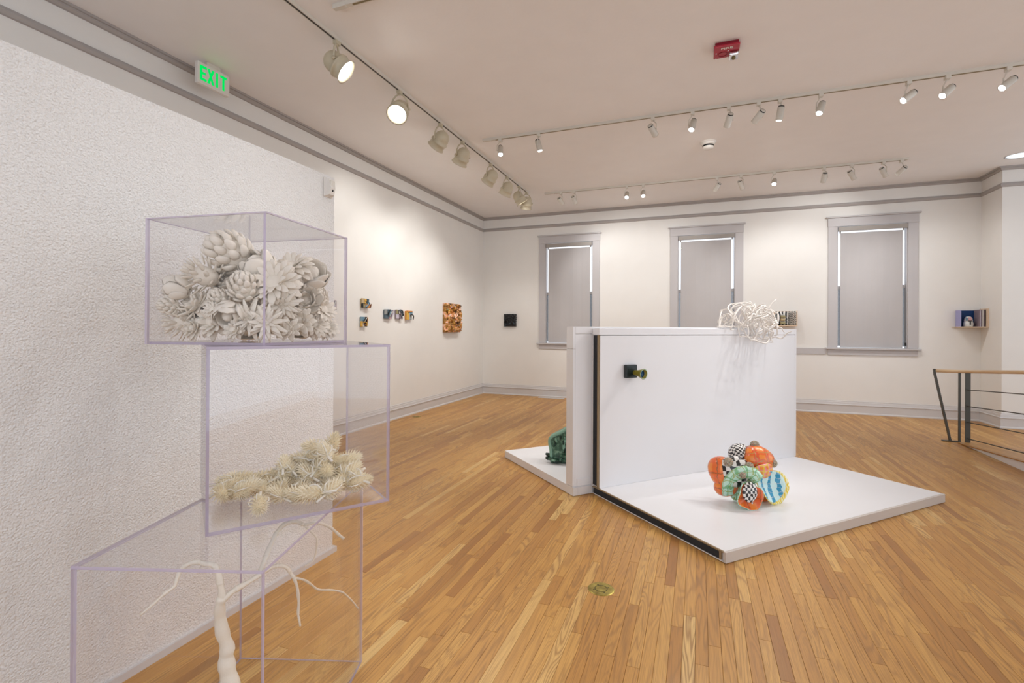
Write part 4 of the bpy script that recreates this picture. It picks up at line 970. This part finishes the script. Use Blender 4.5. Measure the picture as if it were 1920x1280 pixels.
for k in range(16):
    x = -.05+.45*rg.random(); y = .02+.07*rg.random(); a = rg.uniform(-.6, .6)
    MB().tube([FM @ V((x, max(y, .018), -.015)), FM @ V((x+.05*cos(a), max(.018, y+.03*sin(a)), -.05)), FM @ V((x+.11*cos(a), max(.018, y+.07*sin(a)), -.035))], [.018, .016, .009], 8).build('tendril', MT[rg.choice(('greend', 'green'))], gs)
for y in (.035, .075): MB().tube([FM @ V((-.02, y, .02)), FM @ V((-.055, y+.004, .015)), FM @ V((-.075, y+.012, .02))], [.02, .02, .012], 8).build('tendril', MT['greend'], gs)

# dark tile with projecting cup on the panel
dt = tag(empty('tile_relief', loc_s(.335, -.002, 1.11), OA), 'dark teal tile with projecting cup on the white panel', 'relief')
MT['teal'] = paint('dark_teal_glaze', (.010, .022, .024, 1), .3, 40, .1, var=.3, spec=.5); MT['olive'] = paint('olive_gold_glaze', (.32, .28, .04, 1), .35, 90, .3, var=.3); MT['bluegl'] = paint('blue_glaze', (.02, .10, .22, 1), .2, 60, .1, var=.3)
MT['paleteal'] = paint('pale_teal_rim', (.42, .60, .45, 1), .35, 60, .1)
MB().bbox((-.062, -.04, -.06), (.062, 0, .06), .006).build('tile', MT['teal'], dt)
cm = frame((.03, -.038, -.012), (.15, -1, -.05))
MB().lathe([(.022, 0), (.03, .05), (.046, .105), (.050, .11), (.043, .11), (.03, .07), (.012, .05), (.001, .05)], 14, cm, 0, True, False, False).build('cup', MT['olive'], dt); cpo = [c_ for c_ in dt.children if c_.name.startswith('cup')][-1]
MB().lathe([(.001, .078), (.031, .08), (.034, .086), (.02, .07), (.001, .068)], 18, cm, 0, True, False, False).build('cup_lining', MT['bluegl'], cpo)
MB().lathe([(.042, .112), (.047, .113), (.044, .098), (.037, .09)], 14, cm, 0, True, False, False).build('cup_rim', MT['paleteal'], cpo)

# ------------------------------------------------------------------ small reliefs on the left wall
def solid(nm, c, r=.4): return paint('glaze_'+nm, c, r, 70, .15, var=.15, spec=.4)
GZ = {k: solid(k, c) for k, c in dict(tan=(.55, .42, .24, 1), gold=(.72, .42, .08, 1), orange=(.75, .33, .10, 1), slate=(.10, .15, .19, 1), blue=(.20, .34, .44, 1), pale=(.58, .60, .58, 1), white=(.78, .78, .75, 1), black=(.012, .014, .016, 1), plum=(.28, .22, .25, 1), pink=(.62, .36, .38, 1), lilac=(.56, .52, .62, 1), brown=(.22, .09, .04, 1), grey=(.33, .34, .33, 1), olive=(.34, .30, .16, 1)).items()}
def relief(y0, z1, y1, z0, seed, pal, label, pieces):
    cy, cz = (y0+y1)/2, (z0+z1)/2; hy, hz = (y1-y0)/2*.74, (z1-z0)/2*.95
    r = random.Random(seed); root = tag(empty('ceramic_relief', (XL, cy, cz)), label, 'relief', 'small ceramic reliefs on the left wall')
    MB().bbox((0, -hy*.92, -hz*.92), (.03, hy*.8, hz*.92), .004).build('backing', GZ[pal[0]], root)
    for kind, a, b, c, d, col, dep in pieces:
        dep = .03+(dep-.03)*.75      # in -1..1 units: y right, z up
        if kind == 'b': MB().bbox((.02, a*hy, b*hz), (dep, c*hy, d*hz), .004).build('fragment', GZ[col], root)
        elif kind == 'a':       # arc from point (a,b) to (c,d)
            pts = [V((dep, (a+(c-a)*t)*hy+hy*.45*sin(pi*t), (b+(d-b)*t)*hz+hz*.35*sin(pi*t))) for t in [k/8 for k in range(9)]]
            MB().tube(pts, hy*.10, 8).build('coil', GZ[col], root)
        elif kind == 'd': MB().ball((dep-.01, a*hy, b*hz), (c*hy*.5, c*hy, d*hz), 12).build('knob', GZ[col], root)
        elif kind == 'l':
            MB().tube([(dep, a*hy, b*hz), (dep+.004, c*hy, d*hz)], hy*.09, 6).build('strip', GZ[col], root)
    return root
relief(5.91, 1.93, 6.15, 1.78, 1, ['tan'], 'square ceramic relief with gold knob, above the other of its pair', [('b', -1, 0, -.2, 1, 'tan', .045), ('d', -.1, .6, .3, .35, 'gold', .06), ('b', .35, .0, .85, .95, 'slate', .05), ('b', -.95, -.95, -.65, -.05, 'black', .05), ('b', -.6, -.95, -.2, -.1, 'olive', .04), ('a', -.25, -.9, .5, .3, 'blue', .06), ('a', -.05, -.95, .6, .15, 'slate', .065), ('b', .15, -1, 1.1, -.15, 'orange', .07), ('d', -.15, .1, .2, .25, 'gold', .06), ('l', .75, -.9, .95, -.1, 'brown', .085)])
relief(5.90, 1.66, 6.10, 1.50, 2, ['pale'], 'square ceramic relief with black slash, below the other of its pair', [('b', -1, .2, .2, 1, 'blue', .04), ('l', -.5, .1, .3, .95, 'black', .07), ('l', -.35, .05, .45, .9, 'white', .07), ('b', -1, -.9, -.5, .1, 'gold', .05), ('b', -.5, -.95, .3, .1, 'pale', .045), ('a', -.6, -.1, .4, -.8, 'gold', .07), ('b', -.05, -.4, .15, .5, 'black', .07), ('b', .45, -.9, .65, 1, 'black', .07), ('b', .65, .0, 1, 1, 'orange', .06), ('b', .65, -.7, .9, 0, 'brown', .06), ('d', .1, -.5, .25, .3, 'brown', .07)])
relief(6.48, 1.79, 6.74, 1.63, 3, ['slate'], 'slate blue ceramic relief with woven stripes, one of three in a row', [('b', -1, -.1, -.3, 1, 'grey', .04), ('b', -.3, -.2, .35, 1, 'slate', .055), ('l', -.3, -.3, .3, .9, 'blue', .075), ('l', -.1, -.5, .4, .5, 'pale', .075), ('l', -.5, .0, .1, .95, 'black', .07), ('b', -1, -.95, .1, -.2, 'slate', .05), ('b', .4, -.3, .95, .9, 'plum', .06), ('a', .5, -.5, .8, .8, 'lilac', .08), ('b', .0, -1, .4, -.6, 'pink', .06), ('b', .45, -.95, .85, -.35, 'lilac', .05)])
relief(6.79, 1.80, 7.03, 1.63, 4, ['plum'], 'mauve ceramic relief with dark looping coils, in the middle of a row of three', [('b', -.95, -.9, -.1, .1, 'lilac', .04), ('b', -.95, .1, -.4, .95, 'olive', .05), ('a', -.5, .8, .4, -.6, 'slate', .07), ('a', -.2, .9, .7, -.3, 'black', .07), ('b', .3, .1, 1, 1, 'lilac', .05), ('l', .2, .9, .9, -.2, 'black', .075), ('d', -.05, .45, .2, .4, 'white', .06), ('b', .1, -.95, .9, -.4, 'plum', .06)])
relief(7.08, 1.79, 7.34, 1.63, 5, ['orange'], 'amber ceramic relief with blue quarter, one of three in a row', [('b', -1, -1, -.25, .75, 'gold', .06), ('b', -.8, .75, .7, 1, 'orange', .07), ('b', -.2, -.95, .0, .6, 'white', .05), ('b', .05, .0, .95, .85, 'blue', .05), ('a', .1, .1, .85, -.9, 'black', .07), ('b', .1, -1, .75, -.1, 'grey', .045), ('d', -.45, .6, .2, .2, 'brown', .07)])
relief(5.20, 1.87, 5.43, 1.68, 6, ['grey'], 'grey mottled ceramic relief seen through the top acrylic case', [('b', -1, -1, .0, .2, 'grey', .05), ('b', 0, -.5, 1, 1, 'plum', .05), ('l', -.5, -.8, .5, .8, 'pale', .07), ('d', .2, .1, .4, .4, 'lilac', .07)])

def blotch(name, stops, scale):
    m, t, b = nodes(name); tc = N(t, 'ShaderNodeTexCoord'); n = N(t, 'ShaderNodeTexNoise'); n.inputs['Scale'].default_value = scale; n.inputs['Detail'].default_value = 4; n.inputs['Distortion'].default_value = 1.2
    t.links.new(tc.outputs['Object'], n.inputs['Vector']); t.links.new(ramp(t, n.outputs[0], stops), b.inputs['Base Color']); b.inputs['Roughness'].default_value = .35; return m
MT['amber'] = blotch('amber_glaze', [(.34, (.05, .02, .01, 1)), (.44, (.30, .13, .02, 1)), (.52, (.42, .22, .04, 1)), (.58, (.70, .27, .12, 1)), (.66, (.80, .58, .48, 1))], 11)
def crag(root, w, h, d0, amp, mat, seed, name, ny=40, nz=60):
    """lumpy block: x out of the wall, y across, z up"""
    vs = []; fs = []
    for j in range(nz+1):
        for i in range(ny+1):
            u, v = i/ny, j/nz; q = V((u*w*9, v*h*9, seed)); k = MN.fractal(q, .9, 2.1, 4); k2 = abs(MN.noise(q*2.3))
            edge = min(1, 8*min(u, 1-u, v, 1-v)+.35)
            vs.append((d0+amp*(.5+.6*k-.5*k2)*edge, (u-.5)*w+(.02*MN.noise(V((v*22, seed, 1))) if u > .97 else 0), (v-.5)*h))
    W = ny+1
    for j in range(nz):
        for i in range(ny): a = j*W+i; fs.append((a, a+1, a+W+1, a+W))
    rim = [i for i in range(W)]+[j*W+ny for j in range(1, nz+1)]+[nz*W+i for i in range(ny-1, -1, -1)]+[j*W for j in range(nz-1, 0, -1)]
    b = len(vs)
    for r_ in rim: vs.append((0, vs[r_][1], vs[r_][2]))
    for k in range(len(rim)): k2 = (k+1) % len(rim); fs.append((rim[k2], rim[k], b+k, b+k2))
    fs.append(tuple(b+k for k in range(len(rim)-1, -1, -1)))
    return MB().add(vs, fs, 0, True).build(name, mat, root)
br_ = tag(empty('amber_relief', (XL, 8.755, 1.695)), 'tall amber and pink craggy ceramic relief near the room corner', 'relief')
crag(br_, .62, .57, .06, .13, MT['amber'], 3.3, 'body')
rr2 = random.Random(9)
for k in range(30):
    y, z = rr2.uniform(-.29, .29), rr2.uniform(-.26, .26)
    MB().ball((.085+.03*rr2.random(), y, z), (.025, rr2.uniform(.02, .05), rr2.uniform(.012, .024)), 8, M.Rotation(rr2.random()*3, 4, 'X')).build('petal', GZ[rr2.choice(('pink', 'orange', 'gold', 'pale', 'olive'))], br_)
bk = tag(empty('black_relief', (-3.955, YB, 1.675), -pi/2), 'small square black ceramic relief between the corner and a window', 'relief')
crag(bk, .28, .28, .045, .05, GZ['black'], 7.7, 'body', 30, 30)
for k in range(14):
    y, z, a = rr2.uniform(-.1, .1), rr2.uniform(-.1, .1), rr2.random()*6.28
    MB().tube(smooth([(.055, y, z), (.085, y+.035*cos(a), z+.035*sin(a)), (.075, y+.05*cos(a+.9), z+.05*sin(a+.9))], 3), .006, 6).build('ribbon', GZ[rr2.choice(('black', 'black', 'slate'))], bk)

# ------------------------------------------------------------------ open boxes on the window wall
def obox(name, x0, x1, z0, z1, dep, label, inner, y=YB):
    root = tag(empty(name, (x0, y, z0)), label, 'wall box'); W, H, t = x1-x0, z1-z0, .016
    return root, W, H, t
MT['stripe'] = uvmat('black_white_stripe', stripes(WH, BK, 4.5, .52), .4)
MT['hatch'] = uvmat('crosshatch', checker(4, WH, BK, 8), .4)
def upanel(name, a, b, c, d, mat, parent):      # quad sheet with thickness, corners in order, UV 0..1
    a, b, c, d = map(V, (a, b, c, d)); n = (b-a).cross(d-a).normalized()
    return shell(lambda u, v: ((a+(b-a)*u).lerp(d+(c-d)*u, v), n), 8, 8, .004, [mat], name, parent, False)
root, W, H, t = obox('diorama_box', 1.30, 1.68, 1.56, 1.84, .2, 'open wooden box lined with black and white stripes, beside the white tangle', None)
D = .2
for A, B in (((0, -D, 0), (W, 0, t)), ((W-t, -D, t), (W, 0, H)), ((0, -.012, t), (W-t, 0, H)), ((0, -D, t), (t, -.012, H*.9))): MB().bbox(A, B, .002).build('board', MT['ply'], root)
upanel('lining', (t+.004, -.02, t+.002), (W-t-.1, -.02, t+.002), (W-t-.1, -.02, H-.004), (t+.004, -.02, H-.004), MT['stripe'], root)
upanel('lining', (W-t-.1, -.022, t+.002), (W-t-.003, -D+.008, t+.002), (W-t-.003, -D+.008, H-.004), (W-t-.1, -.022, H-.004), MT['hatch'], root)
for k, (z, s) in enumerate(((.055, .042), (.115, .038), (.172, .040))): MB().bbox((W*.42-s, -.13, z-.028+t*.6), (W*.42+s, -.03, z+.026), .012).build('stacked_clay', GZ[('olive', 'tan', 'olive')[k]], root)
for z in (.088, .148, .205): MB().bbox((W*.42-.03, -.10, z-.003), (W*.42+.032, -.03, z+.008), .004).build('stacked_clay', GZ['white'], root)

root, W, H, t = obox('corner_shelf_box', 4.03, 4.368, 1.545, 1.83, .24, 'open wooden box with blue lining and painted jar form in the wall corner', None)
D = .25
MB().bbox((0, -D, 0), (W, 0, t), .002).build('board', MT['ply'], root)
MB().bbox((W-t, -D, t), (W, 0, H+.025), .002).build('board', MT['ply'], root)
MT['navy'] = paint('navy_lining', (.005, .035, .13, 1), .5, 40, .02); MT['lilacp'] = paint('lilac_lining', (.36, .36, .62, 1), .5, 40, .02)
MB().bbox((.012, -.012, t), (W-t, 0, H), .001).build('back_lining', MT['navy'], root)
MB().prism([(.0, -.19), (.006, -.19), (.075, -.013), (.0, -.013)], t, H).build('side_lining', MT['lilacp'], root)
x = W-t-.004
for k in range(6):
    MB().bbox((x-.010, -.2+.004*k, t), (x, -.02, H+.006), .001).build('slat', GZ[('black', 'plum', 'white', 'plum', 'lilac', 'plum')[k]], root); x -= .0135
MB().lathe([(.05, 0), (.062, .01), (.066, .05), (.056, .085), (.058, .10), (.05, .14), (.03, .165), (.001, .168)], 10, M.Translation((.135, -.10, t)), 0, False).build('jar_form', GZ['white'], root)
MB().bbox((.11, -.165, t+.10), (.155, -.148, t+.155), .004, 0).build('painted_patch', GZ['pink'], root)
MB().bbox((.085, -.155, t+.10), (.108, -.13, t+.15), .004, 0).build('painted_patch', GZ['blue'], root)
MB().bbox((.128, -.172, t+.03), (.142, -.16, t+.095), .003, 0).build('painted_patch', GZ['black'], root)
MB().bbox((.11, -.172, t+.088), (.16, -.16, t+.10), .003, 0).build('painted_patch', GZ['black'], root)
MB().bbox((-.05, -.03, t*.2), (.0, 0, t*.8), .002).build('board', MT['ply'], root)
